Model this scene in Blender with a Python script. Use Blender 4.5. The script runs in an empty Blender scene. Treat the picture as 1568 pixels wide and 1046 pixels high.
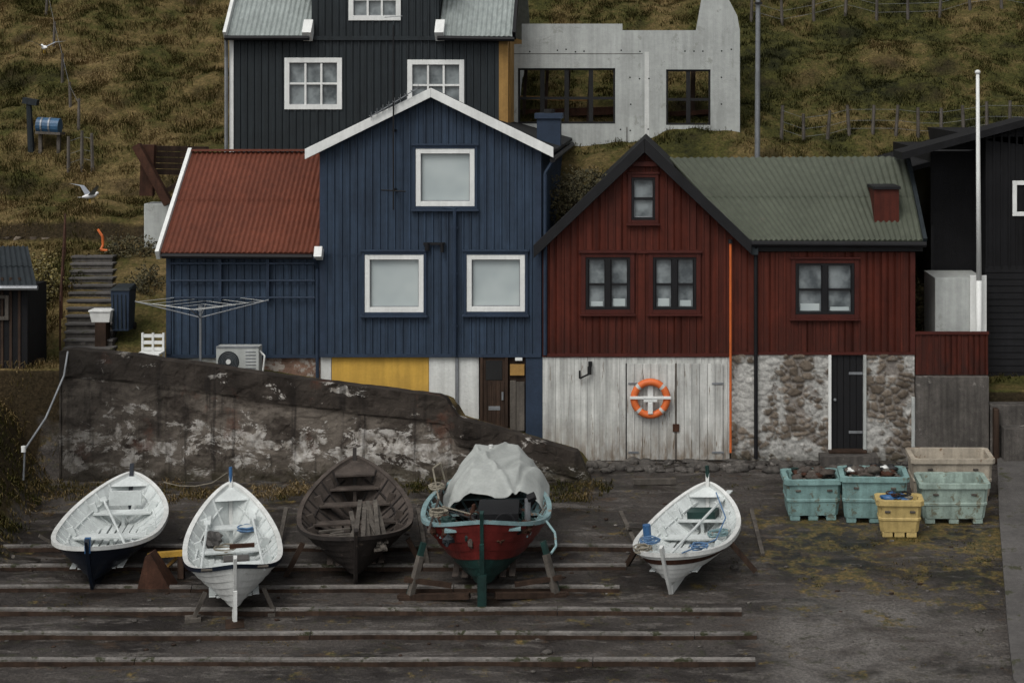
import bpy, math, random
import numpy as np
from mathutils import Vector, Matrix, noise
random.seed(7); rng=np.random.default_rng(7)
# ---- survey: facade plane y=0, 75 px/m ; level shift-lens camera ----
D=36.;F=2700.;ZC=7.73;VX=1000.;HY=125.;XC=216/75.;S=.06
def X(px,y=0.): return XC+(px-VX)*(D+y)/F
def Z(py,y=0.): return ZC-(py-HY)*(D+y)/F
def gy(py,h=0.):
    k=(py-HY)/F
    return (ZC-h-D*k)/(k+S)
def R(a,b): return random.uniform(a,b)
# ---------------- materials ----------------
class NT:
    def __init__(s,name):
        s.m=bpy.data.materials.new(name); s.m.use_nodes=True
        s.t=s.m.node_tree; s.b=s.t.nodes['Principled BSDF']
        s.tc=s.t.nodes.new('ShaderNodeTexCoord')
    def n(s,t): return s.t.nodes.new(t)
    def l(s,a,b): s.t.links.new(a,b)
    def coord(s,sc=(1,1,1)):
        mp=s.n('ShaderNodeMapping'); mp.inputs['Scale'].default_value=sc
        s.l(s.tc.outputs['Object'],mp.inputs['Vector']); return mp.outputs[0]
    def noise(s,scale,detail=4,sc=(1,1,1),rough=.6,dist=0):
        n=s.n('ShaderNodeTexNoise'); n.inputs['Scale'].default_value=scale
        n.inputs['Detail'].default_value=detail; n.inputs['Roughness'].default_value=rough
        n.inputs['Distortion'].default_value=dist
        s.l(s.coord(sc),n.inputs['Vector']); return n.outputs['Fac']
    def rng(s,v,a,b,c=0,d=1):
        m=s.n('ShaderNodeMapRange'); s.l(v,m.inputs[0])
        for i,x in enumerate((a,b,c,d)): m.inputs[i+1].default_value=x
        return m.outputs[0]
    def mix(s,f,a,b,mode='MIX'):
        m=s.n('ShaderNodeMix'); m.data_type='RGBA'; m.blend_type=mode
        for k,v in ((0,f),(6,a),(7,b)):
            if isinstance(v,(int,float)): m.inputs[k].default_value=v
            elif isinstance(v,tuple): m.inputs[k].default_value=(*v,1)
            else: s.l(v,m.inputs[k])
        return m.outputs[2]
    def math(s,op,a,b):
        m=s.n('ShaderNodeMath'); m.operation=op
        for k,v in ((0,a),(1,b)):
            if isinstance(v,(int,float)): m.inputs[k].default_value=v
            else: s.l(v,m.inputs[k])
        return m.outputs[0]
    def z(s):
        x=s.n('ShaderNodeSeparateXYZ'); s.l(s.tc.outputs['Object'],x.inputs[0]); return x.outputs
    def bump(s,h,st,dist=.02):
        b=s.n('ShaderNodeBump'); b.inputs['Strength'].default_value=st; b.inputs['Distance'].default_value=dist
        s.l(h,b.inputs['Height']); s.l(b.outputs[0],s.b.inputs['Normal'])
def M(name,col,rough=.6,var=.25,scale=2.5,streak=0.,peel=None,pt=.6,ps=6,psc=(1,1,1),zd=None,bump=.25,bs=40,metal=0,spec=.35):
    s=NT(name)
    c=s.mix(1.,col,s.rng(s.noise(scale),.3,.7,1-var,1+var),'MULTIPLY')
    c=s.mix(1.,c,s.rng(s.noise(scale*9,3),.3,.7,1-var*.5,1+var*.5),'MULTIPLY')
    if streak: c=s.mix(1.,c,s.rng(s.noise(1.,4,(9,9,.5)),.35,.7,1-streak,1+streak*.6),'MULTIPLY')
    if peel:
        f=s.rng(s.noise(ps,6,psc,.7,.3),pt,pt+.05); c=s.mix(f,c,peel)
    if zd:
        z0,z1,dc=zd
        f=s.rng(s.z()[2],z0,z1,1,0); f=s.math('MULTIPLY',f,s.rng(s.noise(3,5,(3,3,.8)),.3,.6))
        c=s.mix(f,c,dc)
    s.l(c,s.b.inputs['Base Color'])
    s.b.inputs['Metallic'].default_value=metal
    s.b.inputs['Specular IOR Level'].default_value=spec
    s.b.inputs['Roughness'].default_value=rough
    if bump: s.bump(s.noise(bs,3),bump)
    return s.m
blue=M('blue_cladding',(.024,.040,.066),.6,.22,.8,.34,peel=(.05,.065,.085),pt=.67,ps=4,psc=(4,4,.4),spec=.25)
bluetrim=M('blue_trim',(.018,.030,.052),.6,.2,spec=.25)
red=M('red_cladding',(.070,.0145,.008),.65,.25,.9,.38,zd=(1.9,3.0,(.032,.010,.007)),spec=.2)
redtrim=M('red_trim',(.050,.0105,.007),.6,spec=.2)
darkA=M('slate_cladding',(.014,.019,.022),.6,.2,.8,.25,spec=.25)
black=M('black_paint',(.006,.006,.007),.6,.3,spec=.25)
blackh=M('black_tarred_boards',(.006,.006,.007),.7,.35,1,.3,spec=.2)
white=M('white_paint',(.64,.65,.63),.5,.08,2,.08)
whited=M('weathered_white_paint',(.47,.475,.45),.65,.15,2,.32,peel=(.15,.12,.09),pt=.60,ps=3,psc=(6,6,.5),zd=(-.1,.9,(.13,.09,.055)))
yellow=M('yellow_plaster',(.48,.29,.05),.75,.12,2,.14,zd=(.9,1.8,(.3,.19,.05)),peel=(.36,.2,.05),pt=.64,ps=3)
whitepl=M('white_plaster',(.52,.53,.51),.8,.1,2,.14,peel=(.25,.22,.18),pt=.64,ps=4,bump=.5,bs=15)
redroof=M('red_corrugated_metal',(.115,.034,.019),.6,.18,.7,.16,peel=(.07,.028,.02),pt=.62,ps=3,psc=(3,3,.6),spec=.25)
greenroof=M('green_corrugated_metal',(.068,.076,.056),.6,.16,.7,.12,peel=(.10,.095,.07),pt=.64,ps=3,spec=.25)
greyroof=M('grey_corrugated_metal',(.25,.28,.27),.5,.15,.7,.18,peel=(.12,.09,.06),pt=.66,ps=3)
darkroof=M('dark_roofing',(.012,.013,.014),.8,.3,spec=.2)
conc=M('pale_concrete',(.35,.365,.35),.85,.13,1.2,.14,peel=(.26,.27,.25),pt=.6,ps=2.5,bump=.4)
concd=M('dark_concrete',(.07,.063,.056),.85,.4,1.5,.4,peel=(.18,.165,.15),pt=.6,ps=2,bump=.6)
concr=M('ramp_concrete',(.075,.07,.066),.8,.3,1.5,0,peel=(.04,.04,.022),pt=.58,ps=3,bump=.6)
brownwood=M('brown_wood',(.035,.021,.014),.75,.35,3,.4,spec=.2)
greywood=M('weathered_wood',(.085,.075,.064),.8,.35,3,.3,spec=.2)
rail=M('slip_timber',(.13,.12,.11),.5,.5,2,0,peel=(.03,.032,.013),pt=.55,ps=3,bump=.6,spec=.45)
dark=M('dark_void',(.008,.008,.008),.8,.3)
metal=M('galvanised_metal',(.20,.21,.22),.45,.2,3,.1,metal=.5)
rust=M('rusty_steel',(.045,.02,.012),.85,.4,3,.3,spec=.2)
orange=M('orange_plastic',(.58,.125,.03),.5,.15,4)
orangep=M('orange_pole',(.48,.11,.025),.55,.15,4)
ochre=M('ochre_boards',(.28,.16,.045),.75,.2,2,.2)
brick=M('bare_masonry',(.14,.085,.06),.85,.4,5,0,peel=(.28,.25,.22),pt=.55,ps=3,bump=.8,bs=20)
def paneM(name,col,c2,rough=.1,spec=.6,sc=.8):
    s=NT(name); z=s.noise(sc,3)
    s.l(s.mix(s.rng(z,.38,.62),col,c2),s.b.inputs['Base Color']); s.b.inputs['Roughness'].default_value=rough
    s.b.inputs['Specular IOR Level'].default_value=spec
    s.bump(s.noise(1.5,2),.05,.05); return s.m
panel=paneM('pane_with_sky_and_curtain',(.41,.455,.45),(.30,.345,.35),sc=.6)  # pale base colour stands in for reflected sky and a lace curtain
paned=paneM('pane_with_curtain',(.05,.06,.065),(.20,.225,.23),sc=2.2)
panek=paneM('dark_pane',(.02,.022,.025),(.04,.045,.05))
# ---------------- mesh builder ----------------
class MB:
    def __init__(s): s.v=[];s.f=[];s.mi=[];s.mats=[]
    def k(s,m):
        if m not in s.mats: s.mats.append(m)
        return s.mats.index(m)
    def face(s,pts,m):
        i=len(s.v); s.v+= [tuple(p) for p in pts]; s.f.append(tuple(range(i,i+len(pts)))); s.mi.append(s.k(m))
    def hexa(s,p,m):
        i=len(s.v); s.v+=[tuple(q) for q in p]; k=s.k(m)
        for f in ((0,3,2,1),(4,5,6,7),(0,1,5,4),(1,2,6,5),(2,3,7,6),(3,0,4,7)):
            s.f.append(tuple(i+j for j in f)); s.mi.append(k)
    def box(s,x0,x1,y0,y1,z0,z1,m):
        s.hexa([(x0,y0,z0),(x1,y0,z0),(x1,y1,z0),(x0,y1,z0),(x0,y0,z1),(x1,y0,z1),(x1,y1,z1),(x0,y1,z1)],m)
    def prism(s,poly,y0,y1,m):
        n=len(poly); i=len(s.v); k=s.k(m)
        s.v+=[(a,y0,b) for a,b in poly]+[(a,y1,b) for a,b in poly]
        s.f.append(tuple(range(i,i+n))); s.f.append(tuple(range(i+2*n-1,i+n-1,-1))); s.mi+=[k,k]
        for j in range(n):
            q=(j+1)%n; s.f.append((i+j,i+n+j,i+n+q,i+q)); s.mi.append(k)
    def beam(s,p0,p1,w,h,m,up=(0,0,1)):
        p0=Vector(p0);p1=Vector(p1);d=(p1-p0).normalized();u=Vector(up)
        if abs(d.dot(u))>.98:u=Vector((0,1,0))
        a=d.cross(u).normalized()*w/2; b=a.cross(d).normalized()*h/2
        s.hexa([p0-a-b,p0+a-b,p0+a+b,p0-a+b,p1-a-b,p1+a-b,p1+a+b,p1-a+b],m)
    def tube(s,p0,p1,r,m,n=8,r2=None):
        p0=Vector(p0);p1=Vector(p1);d=(p1-p0).normalized();r2=r if r2 is None else r2
        a=d.orthogonal().normalized();b=d.cross(a);i=len(s.v);k=s.k(m)
        for P,q in((p0,r),(p1,r2)):
            for j in range(n):
                t=2*math.pi*j/n; s.v.append(tuple(P+(a*math.cos(t)+b*math.sin(t))*q))
        for j in range(n):
            q=(j+1)%n; s.f.append((i+j,i+q,i+n+q,i+n+j)); s.mi.append(k)
        s.f.append(tuple(range(i+n-1,i-1,-1))); s.f.append(tuple(range(i+n,i+2*n))); s.mi+=[k,k]
    def path(s,pts,r,m,n=6):
        for a,b in zip(pts,pts[1:]): s.tube(a,b,r,m,n)
    def torus(s,c,Rr,r,m,axis='y',n=36,k=10,fm=None):
        i=len(s.v)
        for a in range(n):
            t=2*math.pi*a/n
            for b in range(k):
                q=2*math.pi*b/k; rr=Rr+r*math.cos(q)
                if axis=='y': p=(c[0]+rr*math.cos(t),c[1]+r*math.sin(q),c[2]+rr*math.sin(t))
                else: p=(c[0]+rr*math.cos(t),c[1]+rr*math.sin(t),c[2]+r*math.sin(q))
                s.v.append(p)
        for a in range(n):
            mm=s.k(fm(a) if fm else m)
            for b in range(k):
                s.f.append((i+a*k+b,i+((a+1)%n)*k+b,i+((a+1)%n)*k+(b+1)%k,i+a*k+(b+1)%k)); s.mi.append(mm)
    def blob(s,c,r,m,n=8,rough=.25):
        i=len(s.v);k=s.k(m);o=Vector((R(0,50),R(0,50),0))
        for a in range(n+1):
            th=math.pi*a/n
            for b in range(2*n):
                ph=math.pi*b/n
                d=Vector((math.sin(th)*math.cos(ph),math.sin(th)*math.sin(ph),math.cos(th)))
                q=1+rough*noise.noise(d*1.8+o)*2
                s.v.append((c[0]+d.x*r[0]*q,c[1]+d.y*r[1]*q,c[2]+d.z*r[2]*q))
        for a in range(n):
            for b in range(2*n):
                e=(b+1)%(2*n); s.f.append((i+a*2*n+b,i+(a+1)*2*n+b,i+(a+1)*2*n+e,i+a*2*n+e)); s.mi.append(k)
    def grid(s,fn,nu,nv,m):
        i=len(s.v);k=s.k(m)
        for a in range(nu+1):
            for b in range(nv+1): s.v.append(tuple(fn(a/nu,b/nv)))
        for a in range(nu):
            for b in range(nv):
                o=i+a*(nv+1)+b; s.f.append((o,o+1,o+nv+2,o+nv+1)); s.mi.append(k)
    def build(s,name,parent=None,smooth=False,bevel=0,recalc=True):
        me=bpy.data.meshes.new(name); me.from_pydata(s.v,[],s.f)
        for m in s.mats: me.materials.append(m)
        me.polygons.foreach_set('material_index',s.mi)
        if recalc:
            import bmesh
            bm=bmesh.new(); bm.from_mesh(me); bmesh.ops.recalc_face_normals(bm,faces=bm.faces); bm.to_mesh(me); bm.free()
        if smooth: me.polygons.foreach_set('use_smooth',[True]*len(me.polygons))
        o=bpy.data.objects.new(name,me); bpy.context.collection.objects.link(o)
        if parent: o.parent=parent
        if bevel:
            b=o.modifiers.new('bevel','BEVEL'); b.width=bevel; b.segments=2; b.limit_method='ANGLE'
        return o
def root(name,mat=None):
    o=bpy.data.objects.new(name,None); bpy.context.collection.objects.link(o); o.empty_display_size=.3
    if mat is not None: o.matrix_world=mat
    return o
def clad(mb,x0,x1,zb,ztop,y,pitch,depth,mat,holes=(),kind='trap'):
    br=[]; x=x0
    while x<x1-1e-4:
        if kind=='trap': pr=((0,0),(.62,0),(.70,1),(.92,1))
        else: pr=((0,0),(.74,0),(.745,1),(.995,1))
        for a,d in pr:
            if x+a*pitch<x1: br.append((x+a*pitch,y-d*depth))
        x+=pitch*(R(.93,1.07) if kind!='trap' else 1)
    br.append((x1,y))
    hx=[h for H in holes for h in H[:2] if x0<h<x1]
    xs=[b[0] for b in br]; ys=[b[1] for b in br]
    for h in hx: br.append((h,float(np.interp(h,xs,ys))))
    br.sort()
    for (xa,ya),(xb,yb) in zip(br,br[1:]):
        if xb-xa<1e-5: continue
        xm=(xa+xb)/2; cuts=sorted([(H[2],H[3]) for H in holes if H[0]<xm<H[1]])
        lo=zb
        for c0,c1 in cuts:
            if c0>lo: mb.face([(xa,ya,lo),(xb,yb,lo),(xb,yb,c0),(xa,ya,c0)],mat)
            lo=c1
        ta,tb=ztop(xa),ztop(xb)
        if max(ta,tb)>lo: mb.face([(xa,ya,lo),(xb,yb,lo),(xb,yb,max(tb,lo)),(xa,ya,max(ta,lo))],mat)
def corr(mb,E0,E1,R0,R1,pitch,depth,mat,seg=6,thick=.03,rows=2):
    E0,E1,R0,R1=map(Vector,(E0,E1,R0,R1)); L=(E1-E0).length; n=int(L/pitch*seg)
    nor=(E1-E0).cross(R0-E0).normalized()
    if nor.z<0: nor=-nor
    def fn(v0,v1,lift):
        def g(u,v):
            vv=v0+(v1-v0)*v
            return E0.lerp(E1,u).lerp(R0.lerp(R1,u),vv)+nor*(depth*math.sin(2*math.pi*u*L/pitch)+lift*(1-v)+.02)
        return g
    for r in range(rows):
        mb.grid(fn(r/rows,(r+1)/rows,.012 if r else .0),n,1,mat)
    mb.hexa([E0-nor*thick,E1-nor*thick,R1-nor*thick,R0-nor*thick,E0,E1,R1,R0],mat)
def window(par,px0,px1,py0,py1,y,fr,pane,cols=1,rows=1,fw=.07,case=None,cw=.07,mw=.03,name='window'):
    x0,x1,z1,z0=X(px0,y),X(px1,y),Z(py0,y),Z(py1,y); b=MB()
    b.box(x0,x1,y+.055,y+.075,z0,z1,pane)
    for a in ((x0,x0+fw,z0,z1),(x1-fw,x1,z0,z1),(x0+fw,x1-fw,z1-fw,z1),(x0+fw,x1-fw,z0,z0+fw)):
        b.box(a[0],a[1],y-.045,y+.054,a[2],a[3],fr)
    g=.018
    for a in ((x0+fw,x0+fw+g,z0+fw,z1-fw),(x1-fw-g,x1-fw,z0+fw,z1-fw),(x0+fw+g,x1-fw-g,z1-fw-g,z1-fw),(x0+fw+g,x1-fw-g,z0+fw,z0+fw+g)):
        b.box(a[0],a[1],y+.03,y+.054,a[2],a[3],metal)
    for i in range(1,cols):
        xm=x0+fw+(x1-x0-2*fw)*i/cols; b.box(xm-mw/2,xm+mw/2,y-.02,y+.05,z0+fw,z1-fw,fr)
    for i in range(1,rows):
        zm=z0+fw+(z1-z0-2*fw)*i/rows; b.box(x0+fw,x1-fw,y-.017,y+.048,zm-mw/2,zm+mw/2,fr)
    if case:
        b.box(x0-cw,x0-.002,y-.06,y+.02,z0-cw,z1+cw,case); b.box(x1+.002,x1+cw,y-.06,y+.02,z0-cw,z1+cw,case)
        b.box(x0-cw-.03,x1+cw+.03,y-.085,y+.02,z1+cw+.001,z1+cw+.04,case)
        b.box(x0-.001,x1+.001,y-.058,y+.02,z1+.002,z1+cw,case)
        b.box(x0-cw-.03,x1+cw+.03,y-.12,y+.02,z0-cw-.04,z0-cw-.001,case)
        b.box(x0-.001,x1+.001,y-.058,y+.02,z0-cw,z0-.002,case)
    b.build(name,par,bevel=.004)
    return (x0,x1,z0,z1)
def casement(par,px0,px1,py0,py1,y,fr,pane):
    x0,x1,z1,z0=X(px0,y),X(px1,y),Z(py0,y),Z(py1,y); b=MB()
    b.box(x0,x1,y+.055,y+.075,z0,z1,pane)
    xm=(x0+x1)/2; f=.05
    for a in ((x0,x0+f,z0,z1),(x1-f,x1,z0,z1),(x0+f,x1-f,z1-f,z1),(x0+f,x1-f,z0,z0+f),(xm-.055,xm+.055,z0+f,z1-f)):
        b.box(a[0],a[1],y-.045,y+.054,a[2],a[3],fr)
    for l,r in ((x0+f,xm-.055),(xm+.055,x1-f)):
        b.box(l,l+.02,y-.02,y+.05,z0+f,z1-f,fr); b.box(r-.02,r,y-.02,y+.05,z0+f,z1-f,fr)
        zm=z0+(z1-z0)*.48; b.box(l+.02,r-.02,y-.02,y+.05,zm-.02,zm+.02,fr)
        b.box(l+.05,r-.05,y+.045,y+.054,z0+f+.01,z0+f+R(.08,.22),panel)
    case=redtrim;cw=.09
    b.box(x0-cw,x0-.002,y-.06,y+.02,z0-cw,z1+cw,case); b.box(x1+.002,x1+cw,y-.06,y+.02,z0-cw,z1+cw,case)
    b.box(x0-.001,x1+.001,y-.058,y+.02,z1+.002,z1+cw,case); b.box(x0-.001,x1+.001,y-.058,y+.02,z0-cw,z0-.002,case)
    b.box(x0-cw-.03,x1+cw+.03,y-.10,y+.02,z1+cw+.001,z1+cw+.035,case); b.box(x0-cw-.03,x1+cw+.03,y-.10,y+.02,z0-cw-.035,z0-cw-.001,case)
    b.build('window',par,bevel=.004); return (x0,x1,z0,z1)
# ---------------- terrain ----------------
WY=-1.5
wtp=[(60,545),(108,535),(210,545),(300,558),(440,578),(560,593),(672,607),(684,612),(700,640),(800,668),(885,693),(905,735)]
wtx=[X(a,WY) for a,b in wtp]; wtz=[Z(b,WY) for a,b in wtp]
def wtop(x): return float(np.interp(x,wtx,wtz))
xend=X(905,WY)
def sm(a,b,x):
    t=min(max((x-a)/(b-a),0),1); return t*t*(3-2*t)
def backz(x,y):
    l=float(np.interp(y,[-1.5,0,.8,1.8,3.5,4.6,5.0,6.6,7.1,8.0,15,60,200],[1.95,2.05,2.3,2.9,3.65,3.95,4.5,5.0,5.55,6.0,9.9,38,90]))
    r=float(np.interp(y,[0,1,3,5,7,9,15,60,200],[1.3,1.4,2.6,4.0,5.3,6.5,9.9,38,90]))
    return l+(r-l)*sm(3,8,x)
def xbank(y): return float(np.interp(y,[-12,-6.56,-1.5],[-7.3,-8.0,-8.9]))
def terr(x,y):
    sl=S*y if y<0 else 0
    if y<-13: sl-=min((-13-y)*.5,5)
    g=0.
    if y<=-1.45:
        z=sl
    elif y<.15:
        t=sm(-1.45,-1.3,y); top=min(wtop(x)-.25,2.05)
        z=sl+max(top-sl,0)*t*(1 if x<xend else 0); g=t if x<xend else 0
    else:
        t=sm(.15,.3,y); a=min(wtop(x)-.25,2.05) if x<xend else 0; a=max(a,0)
        z=a+(backz(x,y)-a)*t; g=1
    if x<-7 and y<-1.2:
        xb=xbank(y); t=sm(xb+.1,xb-1.3,x); hb=float(np.interp(y,[-20,-12,-6,-1.35],[-.3,.5,1.0,1.75]))
        if t>0:
            z=max(z,sl+hb*t); g=max(g,min(t*2.5,1))
    if y>0.3 or x<-8.5:
        w=sm(3,7,y)
        z+= (noise.fractal(Vector((x*.35,y*.35,3)),1,2,3))*.26*max(w,.25)
        z+= noise.noise(Vector((x*1.3,y*1.6,7)))*.10*w + noise.noise(Vector((x*3.2,y*3.5,1)))*.06*max(w,.4)
        z+= .12*w*math.sin(y*2.6+noise.noise(Vector((x*.25,y*.2,0)))*6)*(.6+.6*noise.noise(Vector((x*.2,y*.3,9))))
    else:
        z+=noise.noise(Vector((x*.8,y*.8,2)))*.02+noise.noise(Vector((x*3,y*3,2)))*.006
    return z,g
def axis(a,b,step,ext):
    d=list(np.arange(a,b+1e-6,step)); lo=[];hi=[];s=step;p=a;q=b
    while p>-ext: s*=1.35;p-=s;q+=s;lo.append(p);hi.append(q)
    return lo[::-1]+d+hi
xs=axis(-18,17,.12,260); ys=axis(-12.5,19,.1,260)
ys=sorted(ys+[-1.43,-1.37,-1.32,.17,.22,.27])
TZ=np.zeros((len(xs),len(ys))); TG=np.zeros_like(TZ)
for i,x in enumerate(xs):
    for j,y in enumerate(ys): TZ[i,j],TG[i,j]=terr(x,y)
nx,ny=len(xs),len(ys)
def dryf(x,y):
    n=noise.fractal(Vector((x*.45,y*.6,20)),.8,2,4)
    n2=noise.noise(Vector((x*1.5,y*2.8,31)))
    base=float(np.interp(x,[-16,-9,-6,4,9,16],[.50,.60,.62,.40,.37,.44]))
    return base+.40*n+.18*n2
TD=np.zeros_like(TZ)
for i,x in enumerate(xs):
    if -19<x<18:
        for j,y in enumerate(ys):
            if -13<y<20: TD[i,j]=dryf(x,y)
            else: TD[i,j]=.45
    else: TD[i,:]=.45
V=[(xs[i],ys[j],TZ[i,j]) for i in range(nx) for j in range(ny)]
Fc=[(i*ny+j,(i+1)*ny+j,(i+1)*ny+j+1,i*ny+j+1) for i in range(nx-1) for j in range(ny-1)]
me=bpy.data.meshes.new('ground'); me.from_pydata(V,[],Fc)
at=me.attributes.new('grassy','FLOAT','POINT'); at.data.foreach_set('value',TG.ravel())
at=me.attributes.new('dry','FLOAT','POINT'); at.data.foreach_set('value',TD.ravel())
me.polygons.foreach_set('use_smooth',[True]*len(me.polygons))
ground=bpy.data.objects.new('ground',me); bpy.context.collection.objects.link(ground)
def ramp(s,f,stops):
    r=s.n('ShaderNodeValToRGB'); s.l(f,r.inputs[0]); e=r.color_ramp.elements
    while len(e)<len(stops): e.new(.5)
    for el,(p,c) in zip(e,stops): el.position=p; el.color=(*c,1)
    return r.outputs[0]
s=NT('slip_and_grass'); g=s.n('ShaderNodeAttribute'); g.attribute_name='grassy'; dd=s.n('ShaderNodeAttribute'); dd.attribute_name='dry'
fd=s.math('ADD',dd.outputs['Fac'],s.rng(s.noise(5,4),.3,.7,-.2,.2))
gr=ramp(s,fd,[(0,(.016,.017,.007)),(.35,(.048,.047,.014)),(.6,(.085,.066,.026)),(1,(.17,.12,.055))])
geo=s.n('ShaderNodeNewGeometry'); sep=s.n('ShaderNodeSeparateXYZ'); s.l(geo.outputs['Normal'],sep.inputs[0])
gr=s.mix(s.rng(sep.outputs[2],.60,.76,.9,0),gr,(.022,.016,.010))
gr=s.mix(1.,gr,s.rng(s.noise(18,4),.3,.7,.5,1.5),'MULTIPLY')
ox=s.z()
wet=s.noise(.55,5,(1,1.6,1),.6,.4)
c=s.mix(s.rng(wet,.40,.60),(.013,.0105,.009),(.046,.039,.034))
c=s.mix(s.rng(s.noise(1.1,6,(1,3.5,1),.7,.3),.54,.63,0,.85),c,(.088,.079,.071))
c=s.mix(s.rng(s.noise(2.1,6,(1,1.5,1),.7,.3),.58,.66,0,.7),c,(.05,.030,.016))
pale=s.math('MULTIPLY',s.math('MULTIPLY',s.rng(ox[0],4.2,5.0),s.rng(ox[0],8.4,6.6)),s.rng(ox[1],-7.4,-8.8))
pale=s.math('MULTIPLY',pale,s.rng(s.noise(.9,5,dist=.6),.38,.56))
c=s.mix(s.math('MULTIPLY',pale,.8),c,(.125,.115,.105))
mz=s.math('MULTIPLY',s.rng(ox[0],3.6,5.5),s.math('MULTIPLY',s.rng(ox[1],-2.2,-3.8),s.rng(ox[1],-9.5,-7.2)))
xm=s.math('ADD',s.noise(1.5,7,rough=.75),s.math('MULTIPLY',mz,.11))
c=s.mix(s.rng(xm,.59,.65,0,.9),c,s.mix(s.rng(s.noise(9,4),.4,.6),(.045,.042,.014),(.125,.085,.025)))
c=s.mix(s.rng(s.noise(4,6,rough=.7),.57,.68,0,.8),c,(.024,.025,.010))
c=s.mix(1.,c,s.rng(s.noise(22,5,rough=.7),.3,.7,.4,1.7),'MULTIPLY')
f=s.math('ADD',g.outputs['Fac'],s.math('MULTIPLY',s.math('SUBTRACT',s.noise(3,4),.5),.6))
s.l(s.mix(s.rng(f,.35,.6),c,gr),s.b.inputs['Base Color'])
rr=s.rng(wet,.40,.60,.28,.8); s.l(s.math('MAXIMUM',rr,s.rng(f,.35,.6,0,.95)),s.b.inputs['Roughness'])
s.l(s.rng(f,.35,.6,.36,.08),s.b.inputs['Specular IOR Level'])
s.bump(s.noise(8,6,rough=.75),.7,.08)
me.materials.append(s.m)
TXs=np.array(xs);TYs=np.array(ys)
def samp(A,x,y):
    x=np.asarray(x,float);y=np.asarray(y,float)
    i=np.clip(np.searchsorted(TXs,x)-1,0,nx-2);j=np.clip(np.searchsorted(TYs,y)-1,0,ny-2)
    u=(x-TXs[i])/(TXs[i+1]-TXs[i]);v=(y-TYs[j])/(TYs[j+1]-TYs[j])
    return (A[i,j]*(1-u)+A[i+1,j]*u)*(1-v)+(A[i,j+1]*(1-u)+A[i+1,j+1]*u)*v
def T1(x,y): return float(samp(TZ,x,y))
s=NT('grass_blades'); tt=s.n('ShaderNodeAttribute'); tt.attribute_name='tint'
s.l(ramp(s,tt.outputs['Fac'],[(0,(.018,.020,.007)),(.3,(.058,.060,.017)),(.52,(.098,.082,.028)),(.75,(.19,.135,.06)),(1,(.33,.245,.13))]),s.b.inputs['Base Color']); s.b.inputs['Roughness'].default_value=.9
s.b.inputs['Specular IOR Level'].default_value=.08
gm=s.m
def tufts(name,cx,cy,nb,rad,h,lean,w=.009,dt=0.):
    n=len(cx); cx=np.repeat(cx,nb);cy=np.repeat(cy,nb);hh=np.repeat(h,nb)*rng.uniform(.5,1.15,n*nb)
    tb=np.repeat(rng.normal(0,.09,n),nb)
    rr=np.repeat(rad,nb) if np.ndim(rad) else rad
    a=rng.uniform(0,math.tau,n*nb); q=np.sqrt(rng.random(n*nb))*rr
    x=cx+np.cos(a)*q;y=cy+np.sin(a)*q;z=samp(TZ,x,y)-.02
    dx=np.cos(a)*rng.uniform(.15,.8,n*nb);dy=np.sin(a)*rng.uniform(.1,.6,n*nb)-lean
    ww=w*rng.uniform(.6,1.6,n*nb); sx,sy=-np.sin(a)*ww*.6+ww*.6,np.cos(a)*ww*.4
    P0=np.stack([x-sx,y-sy,z],1);P1=np.stack([x+sx,y+sy,z],1)
    mx,my,mz_=x+dx*hh*.45,y+dy*hh*.45,z+hh*.75
    P2=np.stack([mx-sx*.7,my-sy*.7,mz_],1);P3=np.stack([mx+sx*.7,my+sy*.7,mz_],1)
    P4=np.stack([x+dx*hh*1.25,y+dy*hh*1.25,z+hh*rng.uniform(.35,.95,n*nb)],1)
    N=n*nb; Vv=np.stack([P0,P1,P2,P3,P4],1).reshape(-1,3)
    b=np.arange(N)*5; F_=np.stack([b,b+1,b+3, b,b+3,b+2, b+2,b+3,b+4],1).ravel()
    me=bpy.data.meshes.new(name); me.vertices.add(5*N); me.vertices.foreach_set('co',Vv.ravel())
    me.loops.add(9*N); me.loops.foreach_set('vertex_index',F_); me.polygons.add(3*N)
    me.polygons.foreach_set('loop_start',np.arange(0,9*N,3)); me.polygons.foreach_set('loop_total',np.full(3*N,3))
    me.update(); me.validate()
    d=samp(TD,x,y)+tb+dt+rng.normal(0,.06,N)
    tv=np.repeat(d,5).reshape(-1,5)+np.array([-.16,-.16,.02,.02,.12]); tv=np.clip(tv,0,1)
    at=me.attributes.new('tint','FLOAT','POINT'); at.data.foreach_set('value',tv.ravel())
    me.materials.append(gm); o=bpy.data.objects.new(name,me); bpy.context.collection.objects.link(o); return o
N=20000
cx=rng.uniform(-18,16.5,N);cy=rng.uniform(1.0,18.5,N)
cl=np.array([noise.noise(Vector((a*1.3,b*2.2,4))) for a,b in zip(cx,cy)])
keep=((cl>-.12)|(rng.random(N)<.3))&~((cx>-9.2)&(cx<8.7)&(cy<6))
keep&=~((cx>-8.6)&(cx<5.)&(cy>7.2)&(cy<8.2))
keep&=~((cx>X(92,1.5))&(cx<X(182,1.5))&(cy<3.8))
hh=.07+.18*np.clip(cl[keep]+.3,0,.7)*rng.uniform(.6,1.3,keep.sum())
hh*=np.interp(cx[keep],[-10,4,9],[1.1,.85,.75])
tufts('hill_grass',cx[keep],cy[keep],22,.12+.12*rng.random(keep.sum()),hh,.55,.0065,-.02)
N=2600
cx=rng.uniform(-15,-7.4,N);cy=rng.uniform(-11,2.5,N)
xb=np.interp(cy,[-12,-6.56,-1.5],[-7.3,-8.0,-8.9]); keep=(cx<xb-.0)&~((cx>X(92,1.5))&(cy>0))
tufts('bank_grass',cx[keep],cy[keep],20,.15,rng.uniform(.10,.26,keep.sum()),.25,.007,-.02)
N=11000
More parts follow.
